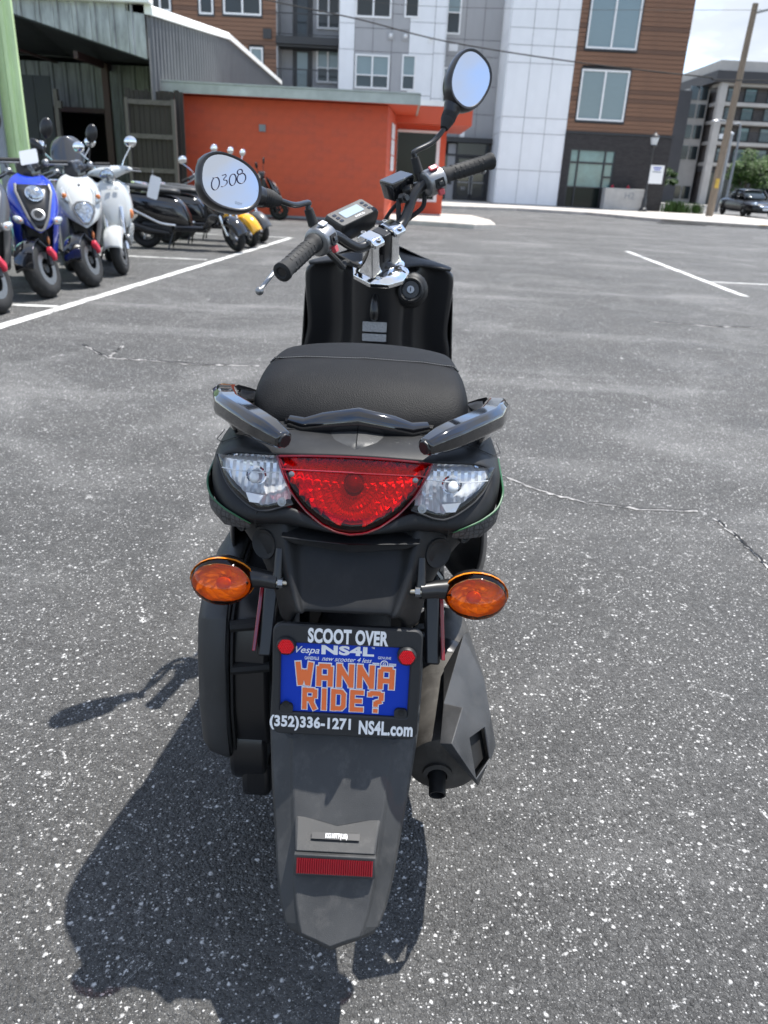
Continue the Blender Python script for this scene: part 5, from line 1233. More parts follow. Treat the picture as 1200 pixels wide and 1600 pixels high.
# brake reservoir on the right
rm = frame(hb(.128, .035, .085), hbd(1, -.15, .0), hbd(0, 1, .25))
res = part(MB().loft([[rm @ Vector((x * k, y * k, z)) for x, y in rrect(-.034, .034, -.024, .024, .004, 3)] for k, z in ((.86, -.034), (.97, -.004), (1.0, 0), (1.0, .006), (.96, .009))]), 'brake_reservoir', 'gloss_black', bars, bevel=.001, ang=35)
part(MB().tube([hb(.135, -.0, .06), hb(.13, .02, .06)], .012, 10), 'reservoir_mount', 'satin_black', bars)
part(MB().lathe([(.011, 0), (.011, .012), (.007, .013), (.007, .02), (0, .02)], hb(.10, .008, .052), hbd(0, -1, 0), 8), 'banjo_bolt', 'satin_black', bars)
# cables
for pts, r_ in (([hb(.17, .0, .045), hb(.155, -.0, .015), hb(.12, .02, -.0), hb(.06, .05, -.02), hb(.02, .07, -.06)], .0055), ([hb(.095, .012, .052), hb(.085, .012, .03), hb(.075, .02, -.01), hb(.05, .05, -.06)], .0058),
                ([hb(-.17, .0, .04), hb(-.155, -.01, .005), hb(-.135, .0, -.018), hb(-.10, .03, -.02), hb(-.04, .06, -.05)], .0065), ([hb(-.15, .02, .05), hb(-.12, .05, .02), hb(-.07, .07, -.02), hb(-.03, .06, -.06)], .0045), ([hb(.15, .03, .05), hb(.11, .07, .02), hb(.06, .09, -.03), hb(.02, .07, -.07)], .0045)):
    part(MB().tube(pts, r_, 8, smooth=8), 'cable', 'rubber', bars)
# mirrors
def mirror(sx, c, n, v, write):
    c = Vector((c[0] - OX, c[1], c[2])); n = Vector(n).normalized(); v = Vector(v).normalized(); w = n.cross(v).normalized()    # v runs from stem to outer end
    if w.z < 0: pass
    N = 40; outl = []
    for k in range(N):
        a = 2 * math.pi * k / N; ca, sa = math.cos(a), math.sin(a); e = 2 / 2.45
        x = math.copysign(abs(ca) ** e, ca); y = math.copysign(abs(sa) ** e, sa)
        y *= 1.0 + .07 * x - .05 * x * x; x = x * 1.0
        outl.append((x, y))
    gl, gs = (.0555, .0440) if write else (.0600, .0470)
    MM = frame(c, v, n.cross(v))
    def ring_(k, h, dx=0, ks=None): return [MM @ Vector((x * gl * k + dx, y * gs * (ks or k), h)) for x, y in outl]
    rings = [ring_(1.0, -.001), ring_(1.06, .001), ring_(1.11, .001), ring_(1.15, -.004), ring_(1.17, -.014), ring_(1.10, -.030, -.003), ring_(.86, -.042, -.008), ring_(.45, -.048, -.012), ring_(.1, -.049, -.012)]
    mo = part(MB().loft(rings, cap0=False), 'mirror', 'satin_black', bars, ang=60)
    g = MB(); g.loft([ring_(1.01, -.0008), ring_(.6, -.0008), ring_(.01, -.0008)], False, True)
    # neck from the shell to the stem
    st0 = hb(sx * .172, .004, .075); st1 = st0 + hbd(0, 0, 1) * .045
    nk0 = MM @ Vector((-gl * 1.0, 0, -.024)); nk1 = MM @ Vector((-gl * 1.42, -.002, -.024)); nk2 = MM @ Vector((-gl * 2.05, -.004, -.022))
    part(MB().tube([MM @ Vector((-gl * .62, 0, -.028)), nk0, lerp(nk0, nk1, .6), nk1], [.022, .0235, .0190, .0165], 18, flat=(1, 1), smooth=4), 'mirror_neck', 'satin_black', bars)
    rb = MB(); dirn = (nk2 - nk1).normalized(); Ln = (nk2 - nk1).length
    rb.lathe([(.0165, -.002), (.0175, .001), (.0165, .003), (.0175, .006), (.0163, .008), (.0173, .011), (.0160, .013), (.0165, .016), (.0150, .02), (.0105, Ln - .004), (.0095, Ln)], nk1, dirn, 20); part(rb, 'mirror_boot', 'rubber', bars)
    mid = lerp(nk2, st1, .45) + (hbd(0, 0, 1) * .0)
    part(MB().tube([nk1, nk2, nk2 + (st1 - nk2) * .35 + dirn * .010, st1 + Vector((0, 0, .012)), st1, st0 - hbd(0, 0, 1) * .02], .0058, 12, smooth=8), 'mirror_stem', 'satin_black', bars)
    part(MB().tube([st0 + hbd(0, 0, 1) * .045, st0 + hbd(0, 0, 1) * .012], [.0095, .0115], 14), 'stem_boot', 'rubber', bars)
    part(MB().tube([st0 + hbd(0, 0, 1) * .012, st0 - hbd(0, 0, 1) * .01], [.009, .010], 6), 'stem_nut', 'satin_black', bars)
    glass = part(g, 'mirror_glass', 'mirror_glass', bars, smooth=False, label='mirror glass with 0308 written on it in marker' if write else 'mirror glass reflecting clouds')
    return MM, gl, gs
MM, gl, gs = mirror(-1, (-.309, 1.521, 1.059), (.6, -.75, .27), (-.798, -.551, .244), True)
mirror(1, (.150, 2.031, 1.297), (.5, -.83, .22), (.388, .447, .806), False)
# handwritten number: strokes in mirror-glass coordinates (right, up as seen)
rgt = Vector((MM[0][0], MM[1][0], MM[2][0])) * -1                       # towards the stem = right in view
def gp(x, y): return MM @ Vector((-x, (-y if (MM.to_3x3() @ Vector((0, 1, 0))).z < 0 else y), .0004))
def arc(cx, cy, rx, ry, a0, a1, tilt=0, n=16):
    out = []
    for k in range(n + 1):
        a = R(a0 + (a1 - a0) * k / n); x, y = rx * math.cos(a), ry * math.sin(a); out.append((cx + x * math.cos(tilt) - y * math.sin(tilt), cy + x * math.sin(tilt) + y * math.cos(tilt)))
    return out
wr = [[(-.036, .012)] + arc(-.030, .001, .0075, .0115, 125, 490), 
      [(-.0185, .0150), (-.012, .0165), (-.0105, .0135), (-.015, .0085), (-.0145, .0065), (-.009, .0060), (-.0075, .001), (-.0105, -.003), (-.016, -.0055), (-.0185, -.005)],
      arc(.0025, .006, .0065, .0105, 100, 465), arc(.0155, .0195, .0050, .0048, 30, 395, 0) , arc(.0195, .0075, .0085, .0095, 60, 430)]
SL = .36
m = MB()
for st in wr:
    pts = []
    for x, y in st: pts.append(gp(x * 1.0, y + x * SL - .001))
    m.tube(pts, .0007, 6, flat=(1, 1))
part(m, 'handwriting', 'ink', bars)
vx = Vector((MM[0][0], MM[1][0], MM[2][0])); vy = Vector((MM[0][1], MM[1][1], MM[2][1]))
part(MB().text('DOT', .0065, frame(gp(.018, -.033), -vx + (vy if vy.z > 0 else -vy) * .0, vy if vy.z > 0 else -vy), off=0, h=.0002), 'etched_lettering', 'faint_ink', bars, smooth=False)
# fork and front wheel, turned with the bars
def st(x, y, z): return SC + RQ @ (Vector((x, y, z)) - SC)
wheel(lambda m, n, mt, p: part(m, n, mt, p), st(0, 2.235, .222), RQ @ Vector((1, 0, 0)), 0.222, 0.115, rim='satin_black', tread=0.005, name='front_wheel')
for sx in (-1, 1): part(MB().tube([st(sx * .075, 1.99, .68), st(sx * .075, 2.235, .222)], [.017, .02], 12), 'fork_leg', 'satin_black')
part(MB().tube([st(0, 1.86, .93), st(0, 1.99, .66)], .025, 14), 'steering_column', 'satin_black')
ro = []
for k in range(9):
    a = R(25 + 18 * k); rr_ = .245; ro.append([st(x, 2.235 + rr_ * math.cos(a) * (1 - abs(x) * .4), .222 + rr_ * math.sin(a) - abs(x) * .25) for x in (-.075, -.05, 0, .05, .075)])
part(MB().grid(ro), 'front_fender', 'gloss_black', sub=1, solid=.003)

# ================================================================== scooters parked in rows behind
pmat('body_blue', (0.008, 0.035, 0.42), .16, coat=1.0)
pmat('body_white', (0.47, 0.485, 0.48), .2, coat=.8)
pmat('body_grey', (0.060, 0.062, 0.067), .35, coat=.4)
pmat('body_black', (0.008, 0.008, 0.009), .12, coat=1.0)
pmat('body_yellow', (0.75, 0.38, 0.015), .2, coat=.8)
pmat('body_mint', (0.22, 0.62, 0.62), .2, coat=.8)
pmat('trim_grey', (0.13, 0.13, 0.135), .35)
pmat('smoke_screen', (0.035, 0.037, 0.042), .12, coat=.8)
pmat('headlight_glass', (0.42, 0.46, 0.50), .1, metal=.85, var=(38, .6))
pmat('lens_white', (0.55, 0.58, 0.60), .1, metal=.5, var=(45, .45))
pmat('amber_marker', (0.62, 0.19, 0.05), .25, coat=.5)
pmat('caliper_red', (0.55, 0.03, 0.06), .35)
pmat('tail_red', (0.25, 0.006, 0.012), .15, coat=.6)
def rows_mirror(half): return [[(-x, y, z) for x, y, z in reversed(r_[1:])] + list(r_) for r_ in half]
def common(root, steer, body, rim, retro, barw=.27):
    """wheels, fork, bars and mirrors; origin under the front wheel, the scooter heads along +Y"""
    S0 = Vector((0, -.40, .98)); ax = Vector((0, -math.sin(R(25)), math.cos(R(25)))); q = Matrix.Rotation(steer, 3, ax)
    foot = S0 + q @ (Vector((0, 0, .23)) - S0); shift = Vector((-foot.x, -foot.y, 0))
    S1 = S0 + shift * 0
    def h(x, y, z): return S0 + q @ (Vector((x, y, z)) - S0)
    def b(mb, n, mt, p=None, **k): return mb.build(n, mt, p or root, **k)
    rw, tw = (.225, .105) if retro else (.235, .13)
    wheel(lambda m, n, mt, p: b(m, n, mt, p), h(0, 0, rw), q @ Vector((1, 0, 0)), rw, tw, rim=rim, tread=0 if retro else .011, name='front_wheel', rr=.58)
    wheel(lambda m, n, mt, p: b(m, n, mt, p), (0, -1.25, rw), (1, 0, 0), rw, tw, rim=rim, tread=0 if retro else .006, name='rear_wheel', rr=.58)
    for sx in (-1, 1):
        b(MB().tube([h(sx * .085, -.19, .66), h(sx * .088, -.02, .25)], [.019, .024], 10), 'fork_leg', 'chrome' if retro else 'satin_black')
        if not retro:
            b(MB().ball(h(sx * .115, -.08, .44), (.012, .02, .035), 10, 8), 'fork_marker', 'amber_marker')
    b(MB().loft([[h(-.09, y, z) for y, z in ((-.07, .27), (-.01, .36), (-.04, .40), (-.10, .33))], [h(-.14, y, z) for y, z in ((-.07, .27), (-.01, .36), (-.04, .40), (-.10, .33))]]), 'brake_caliper', 'brushed_silver' if retro else 'caliper_red', bevel=.012)
    b(MB().tube([h(-.11, -.05, .38), h(-.10, -.16, .58), h(-.06, -.25, .74)], .006, 6, smooth=4), 'brake_hose', 'rubber')
    b(MB().tube([h(0, -.42, 1.0), h(0, -.22, .62)], .028, 12), 'steering_column', 'satin_black')
    # bars
    z0 = .99
    bar = b(MB().tube([h(-barw - .05, -.50, z0), h(-barw + .08, -.44, z0 + .03), h(-.08, -.40, z0 - .01), h(.08, -.40, z0 - .01), h(barw - .08, -.44, z0 + .03), h(barw + .05, -.50, z0)], .012, 10, smooth=5), 'handlebar', 'satin_black')
    for sx in (-1, 1):
        a, c = h(sx * (barw - .06), -.447, z0 + .026), h(sx * (barw + .06), -.503, z0 - .002)
        b(MB().tube([a, c], [.0175, .0165], 12), 'grip', 'rubber', bar)
        b(MB().tube([h(sx * (barw - .10), -.40, z0 + .02), h(sx * barw, -.39, z0), h(sx * (barw + .08), -.44, z0 - .02)], [.008, .007, .006], 8, smooth=4), 'brake_lever', 'brushed_silver', bar)
        b(MB().ball(h(sx * (barw - .10), -.435, z0 + .03), (.032, .030, .032), 12, 8), 'switch_housing', 'brushed_silver', bar)
        s_ = h(sx * (barw - .10), -.43, z0 + .05); e = h(sx * (barw - (.02 if not retro else -.03)), -.44, z0 + .23)
        b(MB().tube([s_, lerp(s_, e, .25) + Vector((0, 0, .02)), e], .0065, 8, smooth=4), 'mirror_stem', 'chrome' if retro else 'satin_black', bar)
        rot = (q @ Matrix.Rotation(sx * R(-8), 3, 'Z'))
        if retro:
            b(MB().ball(e + Vector((0, 0, .045)), (.062, .022, .055), 20, 10, rot=rot), 'mirror', 'chrome', bar)
        else:
            rt_ = rot @ Matrix.Rotation(sx * R(28), 3, 'Y')
            b(MB().ball(e + rt_ @ Vector((0, 0, .055)), (.052, .028, .082), 20, 10, rot=rt_), 'mirror', 'satin_black', bar)
    return h, b, bar
def sport_scooter(loc, head, body, label, style, steer=-.6, group='scooters parked in a row on the left', rim='dark_grey_plastic'):
    t = thing('scooter', label, 'scooter', (*loc, 0), math.atan2(-head[0], head[1]), group)
    h, b, bar = common(t, steer, body, rim, False)
    # front cowl: tall shield with a pointed lower edge
    cw = [(.950, .085, -.27, -.30), (.915, .150, -.20, -.29), (.85, .188, -.125, -.26), (.76, .200, -.055, -.22), (.68, .196, -.010, -.19), (.62, .180, .018, -.16), (.575, .135, .035, -.10), (.545, .075, .045, -.02), (.525, .022, .048, .03)]
    half = []
    for z, w, yc, ye in cw: half.append([(0, yc, z), (w * .35, yc - .006, z + .003), (w * .7, lerp(yc, ye, .28), z + .008), (w * .93, lerp(yc, ye, .72), z + .018), (w, ye, z + .026)])
    cowl = b(MB().grid(rows_mirror(half)), 'front_cowl', body, sub=2, solid=.004)
    def face(x, z): return Vector((x, interp(-z, [-.95, -.915, -.85, -.76, -.68, -.62, -.575, -.525], [-.27, -.20, -.125, -.055, -.01, .018, .035, .048]) - .5 * abs(x) ** 1.5, z))
    fn_ = Vector((0, .75, .55)).normalized()
    if style == 'v':
        pan = [(-.125, .885), (.125, .885), (.135, .83), (.075, .64), (.03, .555), (-.03, .555), (-.075, .64), (-.135, .83)]
        m = MB(); rws = []
        for zz in (.885, .84, .78, .72, .66, .60, .555):
            w = interp(-zz, [-.885, -.83, -.64, -.555], [.125, .135, .078, .03]); rws.append([face(x * w, zz) + fn_ * .012 for x in (-1, -.6, -.2, .2, .6, 1)])
        b(m.grid(rws), 'cowl_panel', 'satin_black', cowl, solid=.01)
        for sx in (-1, 1): b(MB().tube([face(sx * .13, .885) + fn_ * .016, face(sx * .138, .83) + fn_ * .016, face(sx * .08, .64) + fn_ * .016, face(sx * .03, .548) + fn_ * .016, face(0, .535) + fn_ * .016], .011, 8, flat=(1, .6)), 'cowl_rim', 'trim_grey', cowl)
        hl = b(MB().lathe([(.070, -.03), (.072, .012), (.066, .016)], face(0, .815) + fn_ * .01, fn_, 28), 'headlight', 'chrome', cowl); b(MB().lathe([(.067, .0), (.060, .012), (.042, .021), (.02, .025), (0, .026)], face(0, .815) + fn_ * .022, fn_, 24), 'headlight_lens', 'headlight_glass', hl)
        l2 = b(MB().lathe([(.050, -.02), (.054, .012), (.040, .016), (.032, .004), (0, .003)], face(0, .655) + fn_ * .012, fn_, 26), 'lower_lamp', 'brushed_silver', cowl); b(MB().lathe([(.031, .0045), (0, .006)], face(0, .655) + fn_ * .012, fn_, 20), 'lamp_bore', 'gloss_black', l2)
        for sx in (-1, 1):
            b(MB().ball((sx * .150, -.035, .622), (.050, .040, .030), 14, 8, rot=Matrix.Rotation(sx * R(-28), 3, 'Y') @ Matrix.Rotation(sx * R(-40), 3, 'Z')), 'indicator', 'lens_white', cowl)
            b(MB().ball((sx * .140, -.004, .618), (.018, .014, .012), 10, 6), 'indicator_bulb', 'amber_marker', cowl)
    else:
        rws = []
        for zz in (.735, .72, .69, .65, .61, .58, .563):
            w = interp(-zz, [-.735, -.70, -.66, -.62, -.563], [.045, .092, .088, .065, .022]); rws.append([face(x * w, zz) + fn_ * (.016 - .008 * x * x) for x in (-1, -.7, -.35, 0, .35, .7, 1)])
        hl = b(MB().grid(rws), 'headlight', 'headlight_glass', cowl, sub=1, solid=.01)
        b(MB().tube([face(sx_ * w_, z_) + fn_ * .010 for sx_, w_, z_ in ((0, 0, .745), (-1, .05, .74), (-1, .098, .70), (-1, .093, .66), (-1, .07, .615), (-1, .022, .556), (1, .022, .556), (1, .07, .615), (1, .093, .66), (1, .098, .70), (1, .05, .74), (0, 0, .745))], .006, 6), 'headlight_rim', 'trim_grey', hl)
        for sx in (-1, 1):
            m = MB(); m.grid([[face(sx * .145, .865) + fn_ * .008, face(sx * .175, .84) + fn_ * .0], [face(sx * .135, .80) + fn_ * .012, face(sx * .185, .775) + fn_ * -.004], [face(sx * .112, .735) + fn_ * .012, face(sx * .15, .735) + fn_ * .006]]); ind = b(m, 'indicator', 'lens_white', cowl, solid=.008)
            b(MB().ball(face(sx * .148, .785) + fn_ * .012, (.022, .012, .026), 10, 8), 'indicator_bulb', 'amber_marker', ind)
        b(MB().ball(face(0, .885) + fn_ * .006, (.012, .006, .012), 12, 8), 'badge', 'trim_grey', cowl)
        for sx in (-1, 1): b(MB().tube([face(sx * .05, .93) + fn_ * .004, face(sx * .12, .83) + fn_ * .006, face(sx * .10, .72) + fn_ * .010], .006, 6, flat=(1, .5)), 'cowl_crease', body, cowl)
    # apron sides and inner shield
    for sx in (-1, 1):
        ro = []
        for z, x, yf, yr in ((.70, .19, -.20, -.34), (.60, .195, -.17, -.36), (.48, .185, -.22, -.40), (.36, .175, -.30, -.46), (.27, .165, -.36, -.52)):
            ro.append([(sx * (x - .06), yf + .03, z), (sx * x, yf - .03, z), (sx * (x + .005), yr, z)])
        b(MB().grid(ro), 'apron', body if style == 'v' else ('trim_grey' if sx < 0 else body), sub=2, solid=.006)
    b(MB().loft([[(-.17, -.34, z0_), (.17, -.34, z0_), (.15, -.44, z0_), (-.15, -.44, z0_)] for z0_ in (.28, .62, .92)]), 'leg_shield', 'satin_black', bevel=.02)
    # fender
    ro = []
    for k in range(8):
        a = R(-10 + 21 * k); rr_ = .275; ro.append([h(x, rr_ * math.cos(a), .235 + rr_ * math.sin(a) - abs(x) * .35) for x in (-.085, -.06, 0, .06, .085)])
    b(MB().grid(ro[1:6]), 'front_fender', 'gloss_black', sub=2, solid=.005)
    for sx in (-1, 1): b(MB().tube([h(sx * .075, .02, .46), h(sx * .095, -.05, .38), h(sx * .09, -.10, .46)], .014, 8), 'fender_stay', 'satin_black')
    # floor, body, seat, tail
    b(MB().loft([[(-.16, -.36, z), (.16, -.36, z), (.17, -.80, z), (-.17, -.80, z)] for z in (.27, .33)]), 'floorboard', 'satin_black', bevel=.015)
    ro = []
    for y, w, zb, zt in ((-.74, .10, .30, .62), (-.85, .145, .30, .72), (-1.05, .17, .42, .74), (-1.30, .165, .52, .75), (-1.48, .12, .60, .78), (-1.56, .05, .66, .77)):
        ro.append([(-w * .7, y, zb), (-w, y, lerp(zb, zt, .4)), (-w * .9, y, zt), (w * .9, y, zt), (w, y, lerp(zb, zt, .4)), (w * .7, y, zb)])
    b(MB().loft(ro), 'body', body, sub=2)
    ro = []
    for y, w, zt in ((-.72, .07, .77), (-.80, .12, .80), (-.95, .14, .80), (-1.1, .145, .83), (-1.3, .14, .86), (-1.46, .11, .86), (-1.52, .05, .83)):
        ro.append([(-w, y, zt - .08), (-w, y, zt - .02), (-w * .6, y, zt), (w * .6, y, zt), (w, y, zt - .02), (w, y, zt - .08)])
    b(MB().loft(ro), 'seat', 'dark_grey_plastic', sub=2)
    b(MB().ball((0, -1.53, .71), (.09, .05, .035), 14, 8), 'tail_light', 'tail_red'); b(MB().tube([(.12, -.95, .25), (.14, -1.25, .27), (.14, -1.5, .33)], [.03, .05, .045], 14), 'muffler', 'satin_black')
    b(MB().tube([(-.05, -.75, .28), (-.16, -.80, .012)], .012, 8), 'side_stand', 'satin_black')
    # instrument cover on the bars
    b(MB().loft([[h(x * k, -.40 + y, z) for x, y in ((-.11, -.05), (-.06, .06), (.06, .06), (.11, -.05), (.06, -.09), (-.06, -.09))] for k, z in ((.8, .93), (1, 1.0), (.85, 1.075), (.4, 1.09))]), 'instrument_cover', 'smoke_screen', bar, bevel=.012)
    return t
def retro_scooter(loc, head, body, label, steer=-.5, group='scooters parked in a row on the left', rim='alloy', screen=False, seatm='dark_grey_plastic', rear=None):
    t = thing('scooter', label, 'scooter', (*loc, 0), math.atan2(-head[0], head[1]), group)
    h, b, bar = common(t, steer, body, rim, True, .24)
    half = []
    for z, w, yc, ye in ((.93, .075, -.34, -.36), (.90, .125, -.285, -.35), (.83, .175, -.235, -.35), (.73, .205, -.185, -.345), (.62, .212, -.155, -.34), (.53, .195, -.14, -.335), (.46, .15, -.15, -.30), (.43, .08, -.17, -.27)):
        half.append([(0, yc, z), (w * .4, yc - .008, z), (w * .75, lerp(yc, ye, .3), z), (w * .95, lerp(yc, ye, .7), z), (w, ye - .01, z)])
    sh_ = b(MB().grid(rows_mirror(half)), 'leg_shield', body, sub=2, solid=.005)
    ov = []
    for z, w in ((.885, .04), (.865, .095), (.80, .135), (.70, .140), (.60, .125), (.52, .09), (.485, .04)): ov.append([(x * w, interp(-z, [-.9, -.83, -.73, -.62, -.53, -.46], [-.285, -.235, -.185, -.155, -.14, -.15]) + .012 - .05 * x * x * w * 4, z) for x in (-1, -.6, 0, .6, 1)])
    b(MB().grid(ov), 'horn_cover', body, sh_, sub=2, solid=.01)
    for sx in (-1, 1):
        b(MB().ball((sx * .165, -.245, .60), (.03, .03, .05), 12, 8), 'indicator', 'amber_marker', sh_)
        b(MB().prism(rrect(-.022, .022, -.014, .014, .004, 2), Matrix(((1, 0, 0, sx * .035), (0, -.5, .866, -.215), (0, .866, .5, .845), (0, 0, 0, 1))), .012), 'badge', 'chrome', sh_)
    b(MB().loft([[(-.19, -.345, z), (.19, -.345, z), (.17, -.40, z), (-.17, -.40, z)] for z in (.30, .60, .88)]), 'inner_shield', 'satin_black' if body != 'body_white' else body, bevel=.02)
    for sx in (-1, 1): b(MB().grid([[(sx * .13, -.20, .50), (sx * .20, -.33, .52)], [(sx * .12, -.24, .40), (sx * .19, -.37, .40)], [(sx * .12, -.33, .30), (sx * .165, -.46, .29)]]), 'apron', body, sub=2, solid=.008)
    ro = []                                                           # covering front fender
    for k in range(9):
        a = R(-2 + 20 * k); rr_ = .285; dro = .10 if 1 < k < 7 else .05
        ro.append([h(x, rr_ * math.cos(a) * (1 - abs(x)), .225 + rr_ * math.sin(a) - (dro if abs(x) > .09 else abs(x) * .25)) for x in (-.10, -.085, -.05, 0, .05, .085, .10)])
    b(MB().grid(ro[1:8]), 'front_fender', body, sub=2, solid=.006)
    # headset with the headlight
    hs = []
    for x, zc, hh_, dd, yo in ((-.24, 1.0, .022, .025, -.05), (-.17, 1.01, .034, .04, -.03), (-.09, 1.0, .060, .07, .0), (0, .985, .082, .095, .02), (.09, 1.0, .060, .07, .0), (.17, 1.01, .034, .04, -.03), (.24, 1.0, .022, .025, -.05)):
        hs.append([h(x, -.40 + yo + dd * math.cos(2 * math.pi * k / 10), zc + hh_ * math.sin(2 * math.pi * k / 10)) for k in range(10)])
    hd = b(MB().loft(hs), 'headset', body, bar, sub=2)
    fd_ = (h(0, .96, .0) - h(0, 0, .12)).normalized()
    hl = b(MB().lathe([(.060, -.05), (.078, .0), (.076, .012), (.066, .014)], h(0, -.285, .965), fd_, 26), 'headlight', 'chrome', bar); b(MB().lathe([(.067, 0), (.058, .014), (.04, .022), (0, .027)], h(0, -.285, .965) + fd_ * .012, fd_, 24), 'headlight_lens', 'headlight_glass', hl)
    if screen:
        ws = []
        for z, w, y in ((1.02, .16, -.30), (1.10, .19, -.34), (1.20, .19, -.38), (1.30, .155, -.43), (1.345, .08, -.45)): ws.append([h(x * w, y - .09 * x * x, z) for x in (-1, -.6, 0, .6, 1)])
        b(MB().grid(ws), 'windscreen', 'smoke_screen', bar, sub=2, solid=.004)
    b(MB().loft([[(-.15, -.36, z), (.15, -.36, z), (.17, -.82, z), (-.17, -.82, z)] for z in (.25, .33)]), 'floorboard', rear or body, bevel=.02)
    bd = []
    for y, w, zb, zt in ((-.60, .12, .27, .40), (-.66, .15, .27, .58), (-.76, .165, .28, .70), (-.98, .185, .30, .73), (-1.18, .20, .38, .735), (-1.38, .185, .47, .74), (-1.54, .13, .56, .75), (-1.62, .05, .62, .74)):
        bd.append([(-w * .75, y, zb), (-w, y, lerp(zb, zt, .35)), (-w * .92, y, lerp(zb, zt, .8)), (-w * .6, y, zt), (w * .6, y, zt), (w * .92, y, lerp(zb, zt, .8)), (w, y, lerp(zb, zt, .35)), (w * .75, y, zb)])
    bo = b(MB().loft(bd), 'body', rear or body, sub=2)
    for sx in (-1, 1):
        b(MB().tube([(sx * .165, -.80, .33), (sx * .20, -1.0, .355), (sx * .212, -1.18, .43), (sx * .20, -1.38, .52), (sx * .15, -1.52, .60)], .010, 8, flat=(.6, 1.4), smooth=5), 'trim_strip', 'chrome', bo)
        b(MB().ball((sx * .15, -1.56, .67), (.035, .04, .03), 12, 8), 'rear_indicator', 'chrome', bo)
    st_ = []
    for y, w, zt in ((-.74, .08, .79), (-.82, .13, .815), (-1.0, .15, .815), (-1.15, .15, .83), (-1.35, .145, .845), (-1.5, .11, .845), (-1.56, .05, .82)):
        st_.append([(-w, y, zt - .085), (-w, y, zt - .02), (-w * .6, y, zt), (w * .6, y, zt), (w, y, zt - .02), (w, y, zt - .085)])
    b(MB().loft(st_), 'seat', seatm, sub=2)
    b(MB().tube([(-.12, -1.42, .80), (-.13, -1.60, .84), (-.06, -1.72, .85), (.06, -1.72, .85), (.13, -1.60, .84), (.12, -1.42, .80)], .011, 8, smooth=4), 'rear_rack', 'chrome')
    b(MB().ball((0, -1.62, .65), (.06, .04, .05), 14, 8), 'tail_light', 'tail_red')
    b(MB().loft([[(-.07, -1.60, .58), (.07, -1.60, .58), (.06, -1.57, .58), (-.06, -1.57, .58)], [(-.07, -1.68, .36), (.07, -1.68, .36), (.06, -1.65, .36), (-.06, -1.65, .36)]]), 'rear_mudguard', 'satin_black', bevel=.006)
    b(MB().tube([(.12, -.90, .22), (.15, -1.18, .25), (.155, -1.50, .34), (.155, -1.56, .36)], [.028, .055, .055, .03], 16), 'muffler', 'satin_black')
    b(MB().bx(-.12, .10, -1.30, -.85, .20, .36), 'engine', 'dark_grey_plastic', bevel=.04); b(MB().loft([[(x, y, z) for y, z in ((-.9, .2), (-1.3, .17), (-1.36, .25), (-1.28, .33), (-.9, .34))] for x in (-.17, -.12)]), 'belt_case', 'alloy', bevel=.015)
    b(MB().tube([(-.06, -.86, .26), (-.15, -.92, .012)], .012, 8), 'stand', 'satin_black'); b(MB().tube([(.06, -.86, .26), (.15, -.92, .012)], .012, 8), 'stand', 'satin_black')
    return t
hd = (.50, -.866)
sport_scooter((-3.00, 5.88), hd, 'body_grey', 'dark grey scooter with white indicators cut off by the left edge of the photo', 'v')
blue = sport_scooter((-2.98, 6.74), hd, 'body_blue', 'bright blue sport scooter with round headlight in a black V panel', 'v')
sport_scooter((-2.89, 7.52), hd, 'body_white', 'white sport scooter with shield headlight low in its front cowl, beside the blue one', 's')
retro_scooter((-2.92, 8.48), (.42, -.907), 'body_white', 'white retro scooter with round headlight on its handlebar nearest the wooden gate', steer=-.35)
# second row, only bars and mirrors show above the first
retro_scooter((-4.22, 7.75), (.5, -.866), 'body_mint', 'mint retro scooter half hidden behind the bright blue scooter', steer=-.3)
retro_scooter((-3.62, 9.30), (.5, -.866), 'body_black', 'black retro scooter with smoked windscreen behind the white sport scooter', steer=-.3, screen=True)
retro_scooter((-4.75, 6.9), (.5, -.866), 'body_black', 'black retro scooter with chrome mirrors behind the dark grey scooter', steer=-.3)
g2 = 'scooters parked side by side before the orange wall'
retro_scooter((-2.33, 11.62), (.998, .05), 'body_black', 'glossy black retro scooter with chrome trim seen from its right side', steer=-.85, group=g2)
retro_scooter((-2.28, 12.50), (.998, .05), 'body_yellow', 'retro scooter with yellow front between two dark ones before the orange wall', steer=-.85, group=g2, rear='body_black')
retro_scooter((-2.28, 13.45), (.998, .05), 'body_grey', 'grey retro scooter farthest in its row, behind the yellow one', steer=-.85, group=g2)
sport_scooter((-2.95, 20.2), (.95, .3), 'body_black', 'black sport scooter standing alone close to the orange wall', 's', steer=-.5, group=None)
# paper tags hanging on scooters
tg = thing('paper_tag', 'white paper tag hanging from the right grip of the white retro scooter', 'tag', (-2.50, 8.42, .95), 0, 'paper tags hanging on scooters'); MB().prism(rrect(-.055, .055, -.11, .11, .02, 4), Matrix(((.95, .28, 0, 0), (0, 0, -1, 0), (-.28, .95, 0, -.07), (0, 0, 0, 1))), .002).build('card', 'frame_white', tg, smooth=False)
MB().tube([(-.01, 0, .04), (0, 0, .10)], .002, 5).build('string', 'paper', tg)
tg = thing('paper_tag', 'white card stuck on the handlebar of the bright blue scooter', 'tag', (-3.12, 7.02, 1.10), 0, 'paper tags hanging on scooters'); MB().prism(rrect(-.075, .075, -.06, .06, .012, 3), Matrix(((.97, -.2, 0, 0), (.08, .35, -.92, 0), (.2, .9, .38, 0), (0, 0, 0, 1))), .003).build('card', 'frame_white', tg, smooth=False)
MB().tube([(0, .01, -.05), (0, .03, -.10)], .002, 5).build('string', 'paper', tg)

